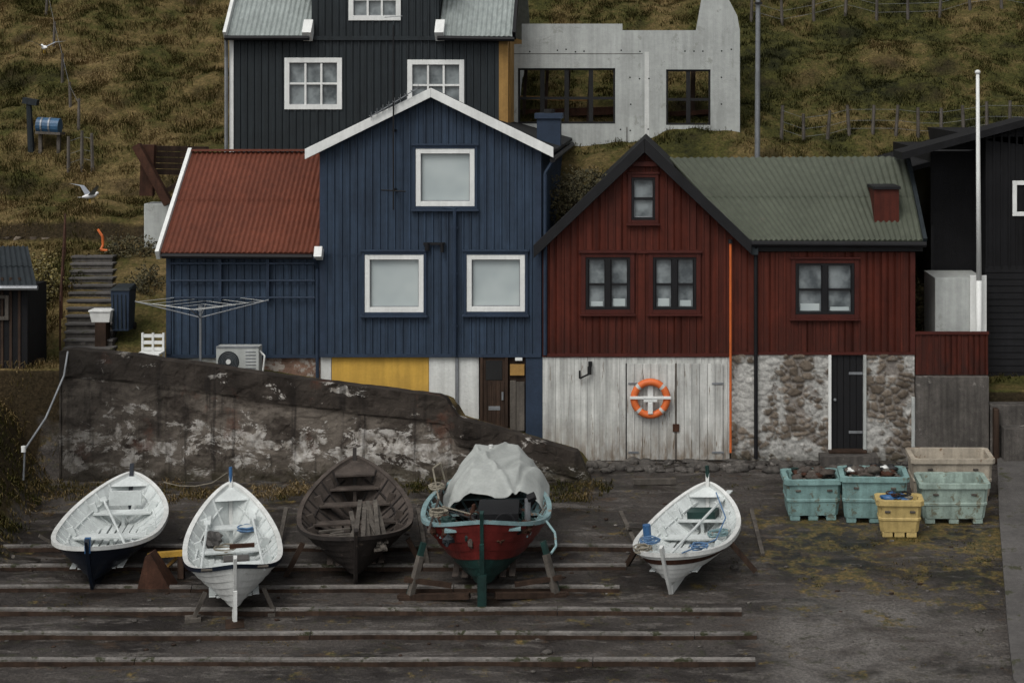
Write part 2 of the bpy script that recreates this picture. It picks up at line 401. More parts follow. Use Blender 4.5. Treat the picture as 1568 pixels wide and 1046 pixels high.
cx=rng.uniform(-9,9,N);cy=rng.uniform(-11,-.1,N)
cl=np.array([noise.fractal(Vector((a*.9,b*.9,11)),1,2,3) for a,b in zip(cx,cy)])
right=np.clip((cx-3.5)/3,0,1)*np.exp(-((cy+5.5)/2.)**2)*.46
wallb=np.exp(-((cy+2.0)/.75)**2)*1.0*(cx<2)
boatb=np.exp(-((cy+4.2)/1.6)**2)*.25*(cx<4.5)
keep=(cl+right+wallb+boatb>.58)&(rng.random(N)<.85)&~((cx<2)&(cy>-1.62))
k=keep
tufts('slipway_weeds',cx[k],cy[k],16,.12,np.where(wallb[k]>.25,.16,.045)*rng.uniform(.5,1.3,k.sum()),.1,.006,.04)
s=NT('sea_water'); s.b.inputs['Base Color'].default_value=(.02,.03,.035,1); s.b.inputs['Roughness'].default_value=.1
s.bump(s.noise(2,4),.4,.1)
b=MB(); b.face([(-260,-260,-1.35),(260,-260,-1.35),(260,-14,-1.35),(-260,-14,-1.35)],s.m); b.build('sea')
# ---------------- slipway timbers ----------------
b=MB()
for py_,p0,p1 in ((842,-20,1010),(872,-20,960),(905,-20,950),(940,-20,1137),(977,-20,1160),(1017,-20,1158),(1062,-20,1150)):
    y=gy(py_); x0=X(p0,y)-2; x1=X(p1,y); x=x0
    ph=R(0,9)
    def yy_(x): return y+.03*noise.noise(Vector((x*.25,ph,0)))
    def zz_(x): return S*y+.09+.018*noise.noise(Vector((x*.4,ph,5)))
    while x<x1-.3:
        L=min(R(4,7),x1-x); n=9
        for k in range(n):
            xa,xb_=x+L*k/n,x+L*(k+1)/n-(.015 if k==n-1 else 0); ya,yb_=yy_(xa),yy_(xb_); za,zb_=zz_(xa),zz_(xb_)
            b.hexa([(xa,ya-.03,S*y-.08),(xb_,yb_-.03,S*y-.08),(xb_,yb_+.06,S*y-.08),(xa,ya+.06,S*y-.08),
                (xa,ya-.04,za-.006),(xb_,yb_-.04,zb_-.006),(xb_,yb_+.04,zb_+.006),(xa,ya+.04,za+.006)],rail)
            b.box(xa,xb_,min(ya,yb_)-.07,min(ya,yb_)-.045,S*y-.08,min(za,zb_)-.035,brownwood)  # dark strip along the front imitates the shadow below the timber edge
        x+=L
b.build('slipway_timbers')
b=MB()
pts=[(X(1524,0),-.2),(X(1530,gy(800)),gy(800)),(X(1543,gy(970)),gy(970)),(X(1552,-11.5),-11.5),(X(1552,-11.5)+.4,-13)]
for (xa,ya),(xb,yb) in zip(pts,pts[1:]):
    b.hexa([(xb,yb,S*yb-.2),(xb+6,yb,S*yb-.2),(xa+6,ya,S*ya-.2),(xa,ya,S*ya-.2),(xb,yb,S*yb+.12),(xb+6,yb,S*yb+.12),(xa+6,ya,S*ya+.12),(xa,ya,S*ya+.12)],concr)
b.build('concrete_ramp')
# ---------------- retaining wall ----------------
s=NT('old_retaining_wall_concrete'); uz=s.z()[2]; at=s.n('ShaderNodeAttribute'); at.attribute_name='drop'
dr=at.outputs['Fac']
drn=s.math('ADD',dr,s.math('MULTIPLY',s.math('SUBTRACT',s.noise(1.5,4),.5),.35))
c=s.mix(s.rng(s.noise(2,5,(1,1,.6)),.35,.65),(.018,.0145,.012),(.05,.041,.034))
mid=s.mix(s.rng(s.noise(1.3,6,(1,1,1.6),.7,.5),.4,.6),(.042,.034,.028),(.14,.12,.10))
c=s.mix(s.rng(drn,.46,.60),c,mid)
band=s.math('MULTIPLY',s.rng(drn,.55,.85),s.math('MULTIPLY',s.rng(uz,.0,.3),s.rng(uz,1.3,.85)))
band=s.math('MULTIPLY',band,s.rng(s.z()[0],-7.5,-1.5,.75,1.25))
wp=s.math('ADD',s.noise(1.6,8,(1,1,1.7),.75,.5),s.math('MULTIPLY',band,.105))
c=s.mix(s.rng(wp,.595,.62),c,s.mix(s.rng(s.noise(6,5),.4,.6),(.20,.18,.155),(.44,.42,.39)))
c=s.mix(s.rng(s.noise(1.2,5),.62,.7,0,.6),c,(.10,.045,.03))
st=s.rng(s.noise(1,5,(6,6,.35)),.53,.66,0,.7); c=s.mix(st,c,(.014,.012,.011))
c=s.mix(s.math('MULTIPLY',s.rng(uz,-.1,.35,1,0),s.rng(s.noise(4),.3,.6)),c,(.03,.026,.014))
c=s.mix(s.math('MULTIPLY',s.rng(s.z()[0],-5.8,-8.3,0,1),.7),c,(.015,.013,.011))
s.l(c,s.b.inputs['Base Color']); s.b.inputs['Roughness'].default_value=.9; s.b.inputs['Specular IOR Level'].default_value=.15
s.bump(s.noise(6,7,rough=.78),.9,.05)
rw=s.m
b=MB(); nxw,nzw=300,44; xl=X(92,WY)
def wf(u,v):
    x=xl+(xend-xl)*u; t=wtop(x)+noise.noise(Vector((x*4,0,1)))*.015+noise.noise(Vector((x*1.1,0,1)))*.02; z=-.3+(t+.3)*v
    y=WY+.035*noise.fractal(Vector((x*1.5,z*1.5,0)),1,2,4)
    dt=t-z
    y+= -.035*(1-sm(.50,.55,dt+.02*noise.noise(Vector((x*1.3,0,5)))))
    y+= .018*sm(.15,.25,noise.noise(Vector((x*1.1,z*2.4,8))))
    y-= .012*sm(.1,.16,noise.fractal(Vector((x*2.5,z*3,18)),1,2,3))
    return (x,y,z)
b.grid(wf,nxw,nzw,rw)
def wtf(u,v):
    x=xl+(xend-xl)*u; p=wf(u,1); return (x,p[1]+(.36)*v,p[2]+.01*math.sin(v*3)+noise.noise(Vector((x*3,v*2,3)))*.015*(v>0))
b.grid(wtf,nxw,5,rw)
b.grid(lambda u,v:(xl+(xend-xl)*u,wf(u,1)[1]+.36,wtf(u,1)[2]*(1-v)-.3*v),nxw,2,rw)
b.box(xl-.01,xl+.02,WY-.02,WY+.33,-.3,wtop(xl)-.005,rw)
o=b.build('retaining_wall',recalc=False)
a=o.data.attributes.new('drop','FLOAT','POINT'); a.data.foreach_set('value',[wtop(v.co.x)-v.co.z for v in o.data.vertices])
# ---------------- rubble wall helper ----------------
s=NT('rubble_masonry'); at=s.n('ShaderNodeAttribute'); at.attribute_name='Col'
s.l(s.mix(1.,at.outputs['Color'],s.rng(s.noise(14,6,rough=.7),.3,.7,.6,1.35),'MULTIPLY'),s.b.inputs['Base Color'])
s.b.inputs['Roughness'].default_value=.9; s.b.inputs['Specular IOR Level'].default_value=.12; s.bump(s.noise(22,5,rough=.75),.8,.03)
rub=s.m
def rubble(name,par,x0,x1,z0,z1,y,cell=.28,depth=.06,wash=.5,holes=(),step=.028,top=None,seed=0):
    nu=int((x1-x0)/step);nv=int((z1-z0)/step);vs=[];cs=[]
    for i in range(nu+1):
        for j in range(nv+1):
            x=x0+(x1-x0)*i/nu; zt=top(x) if top else z1; z=z0+(zt-z0)*j/nv
            w=Vector((noise.noise(Vector((x*2.4,z*2.4,seed))),noise.noise(Vector((x*2.4,z*2.4,seed+9))),0))*.5
            d,pt=noise.voronoi(Vector((x/cell,z/cell*1.5,seed))+w)
            e=sm(0,.25,d[1]-d[0]); r=noise.cell(pt[0]*7.3)*.5+.5
            wn=noise.fractal(Vector((x*1.1,z*1.1,seed+4)),.75,2,6)*.5+.5
            wv=wn+(.06 if e<.5 else -.02)+.10*noise.noise(Vector((x*6,z*6,2)))+(r-.5)*.10
            ws=sm(1-wash-.06,1-wash+.05,wv)
            st=Vector((.085,.068,.052)).lerp(Vector((.20,.165,.13)),r)*(0.6+.4*e)
            if e<.4: st=st.lerp(Vector((.23,.21,.19)),.7)
            col=st.lerp(Vector((.335,.33,.31))*(.75+.5*wn),ws)
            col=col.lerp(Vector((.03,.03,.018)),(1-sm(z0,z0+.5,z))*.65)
            vs.append((x,y-depth*e*(1-.5*ws)-.02*wn,z)); cs+= [col.x,col.y,col.z,1]
    fs=[]
    for i in range(nu):
        for j in range(nv):
            a=i*(nv+1)+j; xm=x0+(x1-x0)*(i+.5)/nu; zm=z0+(z1-z0)*(j+.5)/nv
            if any(h[0]<xm<h[1] and h[2]<zm<h[3] for h in holes): continue
            fs.append((a,a+1,a+nv+2,a+nv+1)[::-1])
    me=bpy.data.meshes.new(name);me.from_pydata(vs,[],fs);me.materials.append(rub)
    at=me.color_attributes.new('Col','FLOAT_COLOR','POINT'); at.data.foreach_set('color',cs)
    me.polygons.foreach_set('use_smooth',[True]*len(me.polygons))
    o=bpy.data.objects.new(name,me);bpy.context.collection.objects.link(o);o.parent=par; return o
# ---------------- blue house ----------------
H=root('blue_house')
xl_,xr_,xa=X(490),X(829),X(662); ze=Z(228); za=Z(147)
gt=lambda x: ze+(za-ze)*(1-abs(x-xa)/((xr_-xa) if x>xa else (xa-xl_)))
hs=[window(H,637,727,228,316,0,white,panel,fw=.10,case=bluetrim,cw=.06),
    window(H,559,649,390,478,0,white,panel,fw=.10,case=bluetrim,cw=.06),
    window(H,715,804,390,477,0,white,panel,fw=.10,case=bluetrim,cw=.06)]
b=MB(); clad(b,xl_,xr_,Z(543),gt,0,.155,.028,blue,hs)
zb=Z(543)
b.box(xl_,xl_+.12,-.035,.1,zb,gt(xl_)-.02,bluetrim); b.box(xr_-.12,xr_,-.035,.1,zb,gt(xr_)-.02,bluetrim)
b.box(xl_,xr_,-.045,-.0,zb-.05,zb+.015,bluetrim)
b.face([(xr_,.1,0),(xr_,8.5,0),(xr_,8.5,ze),(xr_,.1,ze)],blue); b.face([(xl_,.1,0),(xl_,8.5,0),(xl_,8.5,ze),(xl_,.1,ze)],blue)
for i in range(48): b.box(xr_,xr_+.028,.2+i*.17,.25+i*.17,zb,ze,blue)
b.box(xl_,xr_,.12,.2,zb,ze,bluetrim)
b.box(xl_+.13,X(559)-.1,-.0315,-.0285,Z(390),Z(389),bluetrim)
b.build('walls',H)
b=MB(); ex=.24
sl=(za-ze)/(xr_-xa)
def rp(x,up,k=1.): return (x, za-(abs(x-xa))*sl*k+up)
b.prism([rp(xl_-ex,.02),rp(xa,.02),rp(xa,.08),rp(xl_-ex,.08)],-.2,1.2,darkroof)
b.prism([rp(xa,.02),rp(xr_+ex,.02),rp(xr_+ex,.08),rp(xa,.08)],-.2,1.2,darkroof)
dz=za-.5; s2=(dz-(za-sl*(xr_-xa+ex)))/(xr_-xa+ex)
for e0 in (xl_-ex,xr_+ex):
    w_=abs(e0-xa); b.prism([(e0,dz-w_*s2),(xa,dz),(xa,dz+.06),(e0,dz-w_*s2+.06)],1.21,8.8,darkroof)
b.build('roof',H)
b=MB()
b.prism([rp(xl_-ex-.02,-.05),rp(xa,-.03),rp(xa,.16),rp(xl_-ex-.02,.16)],-.26,-.205,white)
b.prism([rp(xa+.002,-.03),rp(xr_+ex+.02,-.05),rp(xr_+ex+.02,.16),rp(xa+.002,.16)],-.26,-.205,white)
b.build('bargeboards',H,bevel=.006)
b=MB()
b.tube((xr_+ex,-.2,ze-.22),(xr_+ex,8.7,ze-.22),.06,black); b.path([(xr_+ex,-.1,ze-.25),(xr_+.08,-.06,ze-.5),(xr_+.08,-.06,zb)],.04,bluetrim)
b.path([(X(697),-.09,Z(318)),(X(697),-.09,Z(545))],.04,bluetrim,8)
b.path([(X(697),-.09,Z(320)),(X(680),-.09,Z(318))],.03,bluetrim)
for q in (350,420,500): b.box(X(697)-.06,X(697)+.06,-.1,-.03,Z(q),Z(q)+.03,bluetrim)
b.beam((X(649),-.07,Z(373)),(X(682),-.07,Z(373)),.05,.05,black); b.tube((X(655),-.1,Z(372)),(X(655),-.1,Z(383)),.05,black); b.tube((X(678),-.1,Z(372)),(X(678),-.1,Z(386)),.04,black)
b.build('pipes_and_gutter',H)
b=MB(); cx0,cx1=X(822,3),X(858,3)
b.box(cx0,cx1,3,3.5,Z(225,3),Z(182,3),bluetrim); b.box(cx0-.05,cx1+.05,2.95,3.55,Z(182,3),Z(174,3),bluetrim)
b.tube(((cx0+cx1)/2,3.25,Z(174,3)),((cx0+cx1)/2,3.25,Z(168,3)),.12,dark,10)
b.build('chimney',H)
b=MB(); 
b.box(X(507),X(656),.06,.3,-.1,zb-.055,yellow); b.box(X(490),X(506.5),.05,.3,-.1,zb-.055,whitepl)
b.box(X(656.5),X(733),.04,.3,-.1,zb-.055,whitepl)
b.box(X(805),X(831),-.01,.3,-.1,zb-.055,bluetrim); b.box(X(697),X(702),-.02,.04,Z(640),zb-.06,metal)
b.build('basement_wall',H,bevel=.01)
b=MB(); x0,x1=X(735),X(778)
b.box(x0,x1,.0,.08,Z(655),zb-.055,brownwood); b.box(x0,x0+.06,-.04,0,Z(655),zb-.055,brownwood); b.box(x1-.06,x1,-.04,0,Z(655),zb-.055,brownwood)
b.box(x0+.12,x1-.12,-.012,0,Z(582),Z(552),dark); b.box(X(748),X(766),-.02,0,Z(628),Z(622),metal); b.box(x1-.13,x1-.09,-.06,0,Z(612),Z(600),metal)
for i in range(5): b.box(x0+.07+i*.09,x0+.145+i*.09,-.012,-.001,Z(655),Z(584),brownwood)
b.box(X(781),X(803),-.01,.06,Z(575),Z(558),ochre); b.box(X(781),X(790),-.01,.06,Z(660),Z(583),greywood); b.box(X(790.5),X(803),-.0,.06,Z(660),Z(585),greywood)
b.box(X(778.5),X(804.5),.07,.3,-.1,zb-.055,brownwood); b.box(X(789),X(800),-.04,-.01,Z(552),Z(547),white)
b.build('basement_door',H,bevel=.004)
w0=X(253); ey=Z(388)
b=MB(); clad(b,w0,xl_,Z(545),lambda x:ey+.1,.1,.16,.028,blue)
b.box(w0,w0+.1,.06,.2,Z(545),ey+.1,bluetrim); b.box(w0,xl_,.06,.1,Z(549),Z(544),bluetrim)
b.face([(w0,.1,1.5),(w0,4.5,1.5),(w0,4.5,ey),(w0,.1,ey)],blue)
b.face([(w0,.1,ey),(w0,4.5,ey),(w0,2.3,Z(240,2.3))],blue)
b.build('wing_walls',H)
b=MB(); rz=Z(234,2.3)
corr(b,(w0-.05,-.18,ey+.02),(xl_,-.18,ey+.02),(w0-.05,2.3,rz),(xl_,2.3,rz),.105,.017,redroof,seg=6)
b.hexa([(w0-.05,2.3,rz-.03),(xl_,2.3,rz-.03),(xl_,4.8,ey),(w0-.05,4.8,ey),(w0-.05,2.3,rz),(xl_,2.3,rz),(xl_,4.8,ey+.03),(w0-.05,4.8,ey+.03)],redroof)
b.box(w0-.05,xl_,2.2,2.4,rz+.03,rz+.07,redroof)
b.build('wing_roof',H)
b=MB()
b.beam((w0-.09,-.24,ey-.02),(w0-.09,2.32,rz+.02),.08,.22,white); b.beam((X(491),-.26,ey-.08),(X(491),-.16,ey+.12),.16,.2,white)
b.build('wing_bargeboards',H,bevel=.005)
b=MB(); b.tube((w0,-.24,ey-.03),(xl_-.1,-.24,ey-.05),.055,black); b.path([(X(484),-.24,ey-.06),(X(486),.0,ey-.3),(X(486),.0,Z(545)),(X(486),.0,1.0)],.04,bluetrim)
for py_ in (404,430,456): b.tube((w0+.1,.0,Z(py_)),(X(482),.0,Z(py_)),.022,bluetrim)
for p in (337,410): b.box(X(p)-.03,X(p)+.03,-.02,.07,Z(462),Z(390),bluetrim)
b.build('wing_pipes_and_rack',H)
b=MB(); b.box(w0+.05,X(395),.16,.4,1.2,Z(549),whitepl); b.box(X(395)+.002,xl_-.01,.15,.4,.8,Z(549),brick)
b.build('wing_basement',H)
# ---------------- antenna ----------------
b=MB(); ax=X(606); 
b.tube((ax,-.32,Z(320)),(ax,-.32,Z(40)),.018,black,6); 
for a in (290,200): b.beam((ax,-.34,Z(a)),(ax,.02,Z(a)),.04,.04,black)
b.beam((ax-.45,-.32,Z(178)),(ax+.5,-.32,Z(135)),.02,.02,metal)
for i in range(9):
    t=i/8; p=Vector((ax-.45,-.32,Z(178))).lerp(Vector((ax+.5,-.32,Z(135))),t); b.tube(p-Vector((0,.25,-.02)),p+Vector((0,.25,-.02)),.008,metal,5); b.tube(p-Vector((0,0,.09)),p+Vector((0,0,.09)),.006,metal,5)
b.tube((ax-.25,-.32,Z(290)),(ax+.25,-.32,Z(292)),.015,black); b.tube((ax-.18,-.32,Z(28)),(ax+.18,-.32,Z(26)),.008,metal)
b.build('tv_antenna')
# ---------------- red house ----------------
C=root('red_house')
x0,x1,xc2,xr2=X(831),X(1146),X(987),X(1401)
zE=Z(378); zA=Z(228); slr=(zA-zE)/(x1-xc2)
gz=lambda x: zA-abs(x-xc2)*slr if x<x1 else Z(386)
hs=[window(C,967,1003,272,337,0,black,paned,1,2,fw=.05,case=redtrim,cw=.07,mw=.05),
    casement(C,897,965,394,474,0,black,paned),casement(C,1000,1066,394,474,0,black,paned),casement(C,1218,1308,403,481,0,black,paned)]
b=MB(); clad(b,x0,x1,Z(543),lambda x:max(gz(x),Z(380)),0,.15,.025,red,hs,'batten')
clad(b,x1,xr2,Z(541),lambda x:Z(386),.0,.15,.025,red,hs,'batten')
b.box(x0,x0+.1,-.04,.1,Z(543),Z(385),redtrim); b.box(xr2-.1,xr2,-.04,.1,Z(541),Z(386),redtrim)
b.box(x0,X(1116),-.05,-.0,Z(546),Z(541),redtrim); b.box(X(1119),xr2,-.05,-.0,Z(543),Z(539),redtrim)
b.box(X(886),X(1076),-.045,-.0,Z(388),Z(383),redtrim)
b.face([(xr2,0,0),(xr2,5,0),(xr2,5,Z(386)),(xr2,0,Z(386))],red); b.face([(x0,0,0),(x0,7,0),(x0,7,zE),(x0,0,zE)],red)
b.face([(xr2,.0,Z(386)),(xr2,4.8,Z(386)),(xr2,2.3,Z(246,2.3))],red)
b.build('walls',C)
b=MB()
def rq(x,u): return (x,zA-abs(x-xc2)*slr+u)
for a,c in ((x0-.12,xc2),(xc2,x1+.02)):
    b.prism([rq(a,.03),rq(c,.03),rq(c,.1),rq(a,.1)],-.18,7,darkroof)
b.build('gable_roof',C)
b=MB()
b.prism([rq(x0-.17,-.09),rq(xc2,-.07),rq(xc2,.22),rq(x0-.17,.18)],-.28,-.185,black)
b.prism([rq(xc2+.002,-.07),rq(x1+.05,-.09),rq(x1+.05,.18),rq(xc2+.002,.22)],-.28,-.185,black)
b.box(xc2-.26,xc2+.26,-.12,.0,zA-.36,zA-.26,redtrim)
b.build('bargeboards',C,bevel=.008)
b=MB(); eg=Z(368)
xg=X(1412)
corr(b,(x1-.1,-.16,eg),(xg,-.16,eg),(X(1025,2.3),2.3,Z(243,2.3)),(xg,2.3,Z(241,2.3)),.105,.017,greenroof)
b.hexa([(x1-1.5,2.3,Z(243,2.3)-.03),(xg,2.3,Z(241,2.3)-.03),(xg,4.8,eg-.03),(x1-1.5,4.8,eg-.03),(x1-1.5,2.3,Z(243,2.3)),(xg,2.3,Z(241,2.3)),(xg,4.8,eg),(x1-1.5,4.8,eg)],greenroof)
b.beam((xg+.03,-.18,eg-.03),(xg+.03,2.32,Z(241,2.3)-.0),.08,.2,darkA)
b.build('wing_roof',C)
b=MB()
b.box(x1+.05,xg,-.1,-.03,eg-.22,eg-.06,black); b.tube((x1,-.22,eg-.05),(xg+.05,-.22,eg-.07),.06,black,10)
b.path([(X(1157),-.2,eg-.08),(X(1157),-.08,eg-.3),(X(1157),-.08,Z(520)),(X(1157),-.1,.05)],.04,black,8)
b.box(X(1150),X(1160),-.2,-.07,eg-.28,eg-.1,darkA)
b.build('gutter_and_downpipe',C)
b=MB(); cx0,cx1=X(1333,1),X(1370,1); b.box(cx0,cx1,.35,1.3,Z(385,1),Z(289,.6),red); b.box(cx0-.03,cx1+.03,.3,1.35,Z(289,.6),Z(285,.6),black)
b.box(cx0-.15,cx1+.15,.2,.3,Z(362),Z(358),metal)
b.build('chimney',C)
b=MB(); b.tube((X(1118),-.2,Z(690)),(X(1118),-.16,Z(372)),.025,orangep,8); b.tube((X(1118),-.16,Z(372)),(X(1118),-.16,Z(366)),.05,black); b.build('orange_marker_pole')
b=MB(); clad(b,x0,X(1117),-.0,lambda x:Z(547),-.01,.13,.012,whited,(),'batten')
b.box(x0,X(1117),-.08,0,Z(722),Z(711),greywood)
b.build('white_board_wall',C)
b=MB()
for a,c in ((960,1034),(1036,1107)):
    xx=X(a)
    n=6; w=(X(c)-xx)/n
    for i in range(n): b.box(xx+i*w,xx+(i+1)*w-.008,-.062,-.03,Z(703),Z(556),whited)
b.box(X(958),X(960),-.05,-.02,Z(703),Z(556),dark)
for py_ in (585,690):
    b.box(X(962),X(978),-.078,-.062,Z(py_+3),Z(py_),metal); b.box(X(1090),X(1108),-.078,-.062,Z(py_+3),Z(py_),metal)
b.box(X(1033.6),X(1036.4),-.07,-.03,Z(703),Z(556),greywood)
b.box(X(1030),X(1040),-.09,-.071,Z(660),Z(648),rust)
b.build('boathouse_doors',C,bevel=.003)
b=MB(); b.box(X(905)-.05,X(905)+.02,-.16,-.02,Z(560),Z(553),black); b.tube((X(903),-.12,Z(572)),(X(903),-.12,Z(560)),.04,dark); b.path([(X(905),-.12,Z(570)),(X(888),-.12,Z(578)),(X(888),-.12,Z(566))],.02,black)
b.build('wall_lamp')
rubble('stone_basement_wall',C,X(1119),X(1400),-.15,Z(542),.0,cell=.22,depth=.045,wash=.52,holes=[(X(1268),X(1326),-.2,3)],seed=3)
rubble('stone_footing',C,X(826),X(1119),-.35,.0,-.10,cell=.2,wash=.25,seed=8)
b=MB(); xx0,xx1=X(1268),X(1326)
b.box(xx0,xx0+.06,-.08,.12,Z(690),Z(543),white); b.box(xx1-.06,xx1,-.08,.12,Z(690),Z(543),conc)
n=5; w=(xx1-xx0-.12)/n
for i in range(n): b.box(xx0+.06+i*w,xx0+.06+(i+1)*w-.008,.02,.06,Z(688),Z(543),black)
b.box(xx0+.06,xx1-.06,.06,.1,Z(688),Z(543),dark)
for py_ in (570,660): b.box(xx1-.35,xx1-.06,.0,.02,Z(py_+4),Z(py_),metal)
b.tube((xx0+.14,-.03,Z(612)),(xx0+.14,.02,Z(612)),.03,metal); b.box(xx0-.2,xx1+.2,-.45,.0,-.1,Z(692),concd); b.box(xx0,xx1,-.2,.1,Z(691),Z(687),brownwood)
b.build('basement_door',C,bevel=.004)
b=MB(); cx,cz=X(996),Z(608)
b.torus((cx,-.17,cz),.335,.075,orange,fm=lambda a: whited if (a%9) in (4,) else orange)
o=b.build('lifebuoy',smooth=True)
b=MB(); b.box(cx-.06,cx+.06,-.12,-.065,Z(636),Z(588),white); b.box(cx-.42,cx+.42,-.27,-.245,cz+.0,cz+.06,white); b.box(cx-.14,cx+.14,-.26,-.124,cz-.06,cz-.002,white); b.box(cx-.05,cx+.05,-.268,-.13,cz-.3,cz-.062,white)
k=b.build('bracket',o,bevel=.01)
b=MB(); b.box(X(1401),X(1513),-.12,.35,-.15,Z(575),concd); b.box(X(1395),X(1401)-.002,-.08,.2,-.1,1.3,conc); b.build('concrete_plinth',bevel=.02)
b=MB(); clad(b,X(1402),X(1513),Z(574),lambda x:Z(512),.0,.12,.02,red,(),'batten'); b.box(X(1401),X(1514),-.04,.05,Z(512),Z(508),redtrim); b.box(X(1402),X(1513),.002,.04,Z(574),Z(512),redtrim); b.build('red_board_fence')
b=MB()
for i in range(150):
    p=random.choice([R(900,1200),R(1120,1400),R(905,1160)]); y=R(-.85,-.15); r=R(.03,.14)
    b.blob((X(p,y),y,S*y+r*.15),(r*R(.9,1.5),r,r*R(.4,.7)),concd,6,.35)
b.build('foundation_stones',smooth=True)
# ---------------- dark upper house ----------------
A=root('slate_blue_house'); y=7.
xL,xR=X(358,y),X(764,y); zE=Z(56,y); zb=Z(250,y)
hs=[window(A,436,524,89,168,y,white,paned,3,2,fw=.12,mw=.05),window(A,624,711,92,170,y,white,paned,3,2,fw=.12,mw=.05),window(A,534,614,-32,32,y,white,paned,3,2,fw=.12,mw=.05)]
gx0,gx1,gxc=X(477,y),X(672,y),X(574,y)
b=MB(); clad(b,xL,gx0,zb-1,lambda x:zE,y,.17,.03,darkA,hs); clad(b,gx0,gx1,zb-1,lambda x:Z(-150,y)-abs(x-gxc)*1.0,y,.17,.03,darkA,hs); clad(b,gx1,xR,zb-1,lambda x:zE,y,.17,.03,darkA,hs)
b.box(xL-.1,xL,y-.04,y+.1,zb,zE,white); b.box(xL,xR,y-.08,y-.031,zE-.1,zE,darkA)
b.box(xR,xR+.22,y-.0,y+.3,zb-1,zE,ochre); b.box(xR+.0,xR+.25,y+.3,y+6,zb-1,zE,ochre); b.box(xL-.02,xL+.05,y+.1,y+6,zb-1,zE,darkA)
b.box(gx0,gx1,y+.2,y+3,zE,Z(-60,y),darkA)
b.build('walls',A)
b=MB(); ry=y+3
for a,c in ((xL-.1,gx0-.02),(gx1+.02,xR+.35)):
    corr(b,(a,y-.25,zE-.02),(c,y-.25,zE-.02),(a,ry,zE+3.3),(c,ry,zE+3.3),.12,.016,greyroof)
    b.hexa([(a,ry,zE+3.27),(c,ry,zE+3.27),(c,ry+3.2,zE-.05),(a,ry+3.2,zE-.05),(a,ry,zE+3.3),(c,ry,zE+3.3),(c,ry+3.2,zE),(a,ry+3.2,zE)],greyroof)
zt=Z(-150,y)
for sgn,xe in ((-1,gx0-.3),(1,gx1+.3)):
    q=[(xe,zt-abs(xe-gxc)),(gxc,zt),(gxc,zt+.12),(xe,zt-abs(xe-gxc)+.12)]
    b.prism(q,y-.3,ry+.5,greyroof)
b.build('roof',A)
b=MB(); b.tube((xL-.15,y-.3,zE-.05),(gx0,y-.3,zE-.05),.06,black); b.tube((gx1,y-.3,zE-.05),(xR+.4,y-.3,zE-.08),.06,black)
b.beam((gx0-.05,y-.3,zE-.02),(gx0-.05,y+.0,zE+.3),.22,.3,white); b.beam((gx1+.05,y-.3,zE-.02),(gx1+.05,y+.0,zE+.3),.22,.3,white)
b.beam((xL-.14,y-.3,zE),(xL-.14,ry,zE+3.35),.08,.25,white); b.beam((xR+.39,y-.3,zE),(xR+.39,ry,zE+3.35),.08,.25,black)
b.path([(xL-.14,y-.2,zE-.1),(xL-.16,y-.1,zE-.5),(xL-.16,y-.1,zb)],.05,metal)
b.build('gutters_and_trim',A)
# ---------------- concrete building ----------------
K=root('concrete_building'); y=8.5
def boxes_with_holes(b,x0,x1,z0,z1,y0,y1,holes,m):
    xs_=sorted({x0,x1,*[h for H in holes for h in H[:2]]}); zs_=sorted({z0,z1,*[h for H in holes for h in H[2:]]})
    for a,c in zip(xs_,xs_[1:]):
        for d,e in zip(zs_,zs_[1:]):
            if any(H[0]<(a+c)/2<H[1] and H[2]<(d+e)/2<H[3] for H in holes): continue
            b.box(a,c,y0,y1,d,e,m)
h1=(X(793,y),X(942,y),Z(190,y),Z(105,y)); h2=(X(1020,y),X(1088,y),Z(192,y),Z(107,y))
b=MB(); boxes_with_holes(b,X(776,y),X(1133,y),Z(275,y),Z(68,y),y,y+.2,[h1,h2],conc)
b.box(X(799,y),X(953,y),y,y+.2,Z(68,y)+.001,Z(37,y),conc); b.box(X(953,y)+.001,X(1133,y),y,y+.2,Z(68,y)+.001,Z(47,y),conc)
b.prism([(X(1066,y),Z(47,y)+.001),(X(1133,y),Z(47,y)+.001),(X(1129,y),Z(25,y)),(X(1112,y),Z(-8,y)),(X(1076,y),Z(-10,y))],y+.0,y+.5,conc)
b.box(X(776,y),X(776,y)+.2,y+.201,y+4,Z(275,y),Z(68,y),conc); b.box(X(1133,y)-.2,X(1133,y),y+.201,y+3.5,Z(275,y),Z(60,y),conc)
b.box(X(776,y)+.2,X(1133,y)-.2,y+.21,y+.9,Z(98,y),Z(95,y),concd)
b.build('walls',K)
b=MB()
def bars(h,fx,fz,t=.05):
    b.box(h[0],h[0]+t,y+.05,y+.12,h[2],h[3],dark); b.box(h[1]-t,h[1],y+.05,y+.12,h[2],h[3],dark); b.box(h[0]+t,h[1]-t,y+.051,y+.119,h[2],h[2]+t,dark); b.box(h[0]+t,h[1]-t,y+.051,y+.119,h[3]-t,h[3],dark)
    for f in fx: xx=h[0]+(h[1]-h[0])*f; b.box(xx-.055,xx+.055,y+.04,y+.13,h[2]+t,h[3]-t,dark)
    for f in fz: zz=h[2]+(h[3]-h[2])*f; b.box(h[0]+t,h[1]-t,y+.045,y+.125,zz-.035,zz+.035,dark)
bars(h1,(.25,.5,.75),(.46,)); bars(h2,(.5,),(.46,))
for i in range(4): b.beam((X(800+i*33,y+1),y+1,Z(210,y+1)),(X(806+i*33,y+1),y+1.1,Z(90,y+1)),.08,.08,brownwood)
b.beam((X(795,y+1),y+1.2,Z(150,y+1)),(X(900,y+1),y+1.2,Z(153,y+1)),.08,.1,ochre)
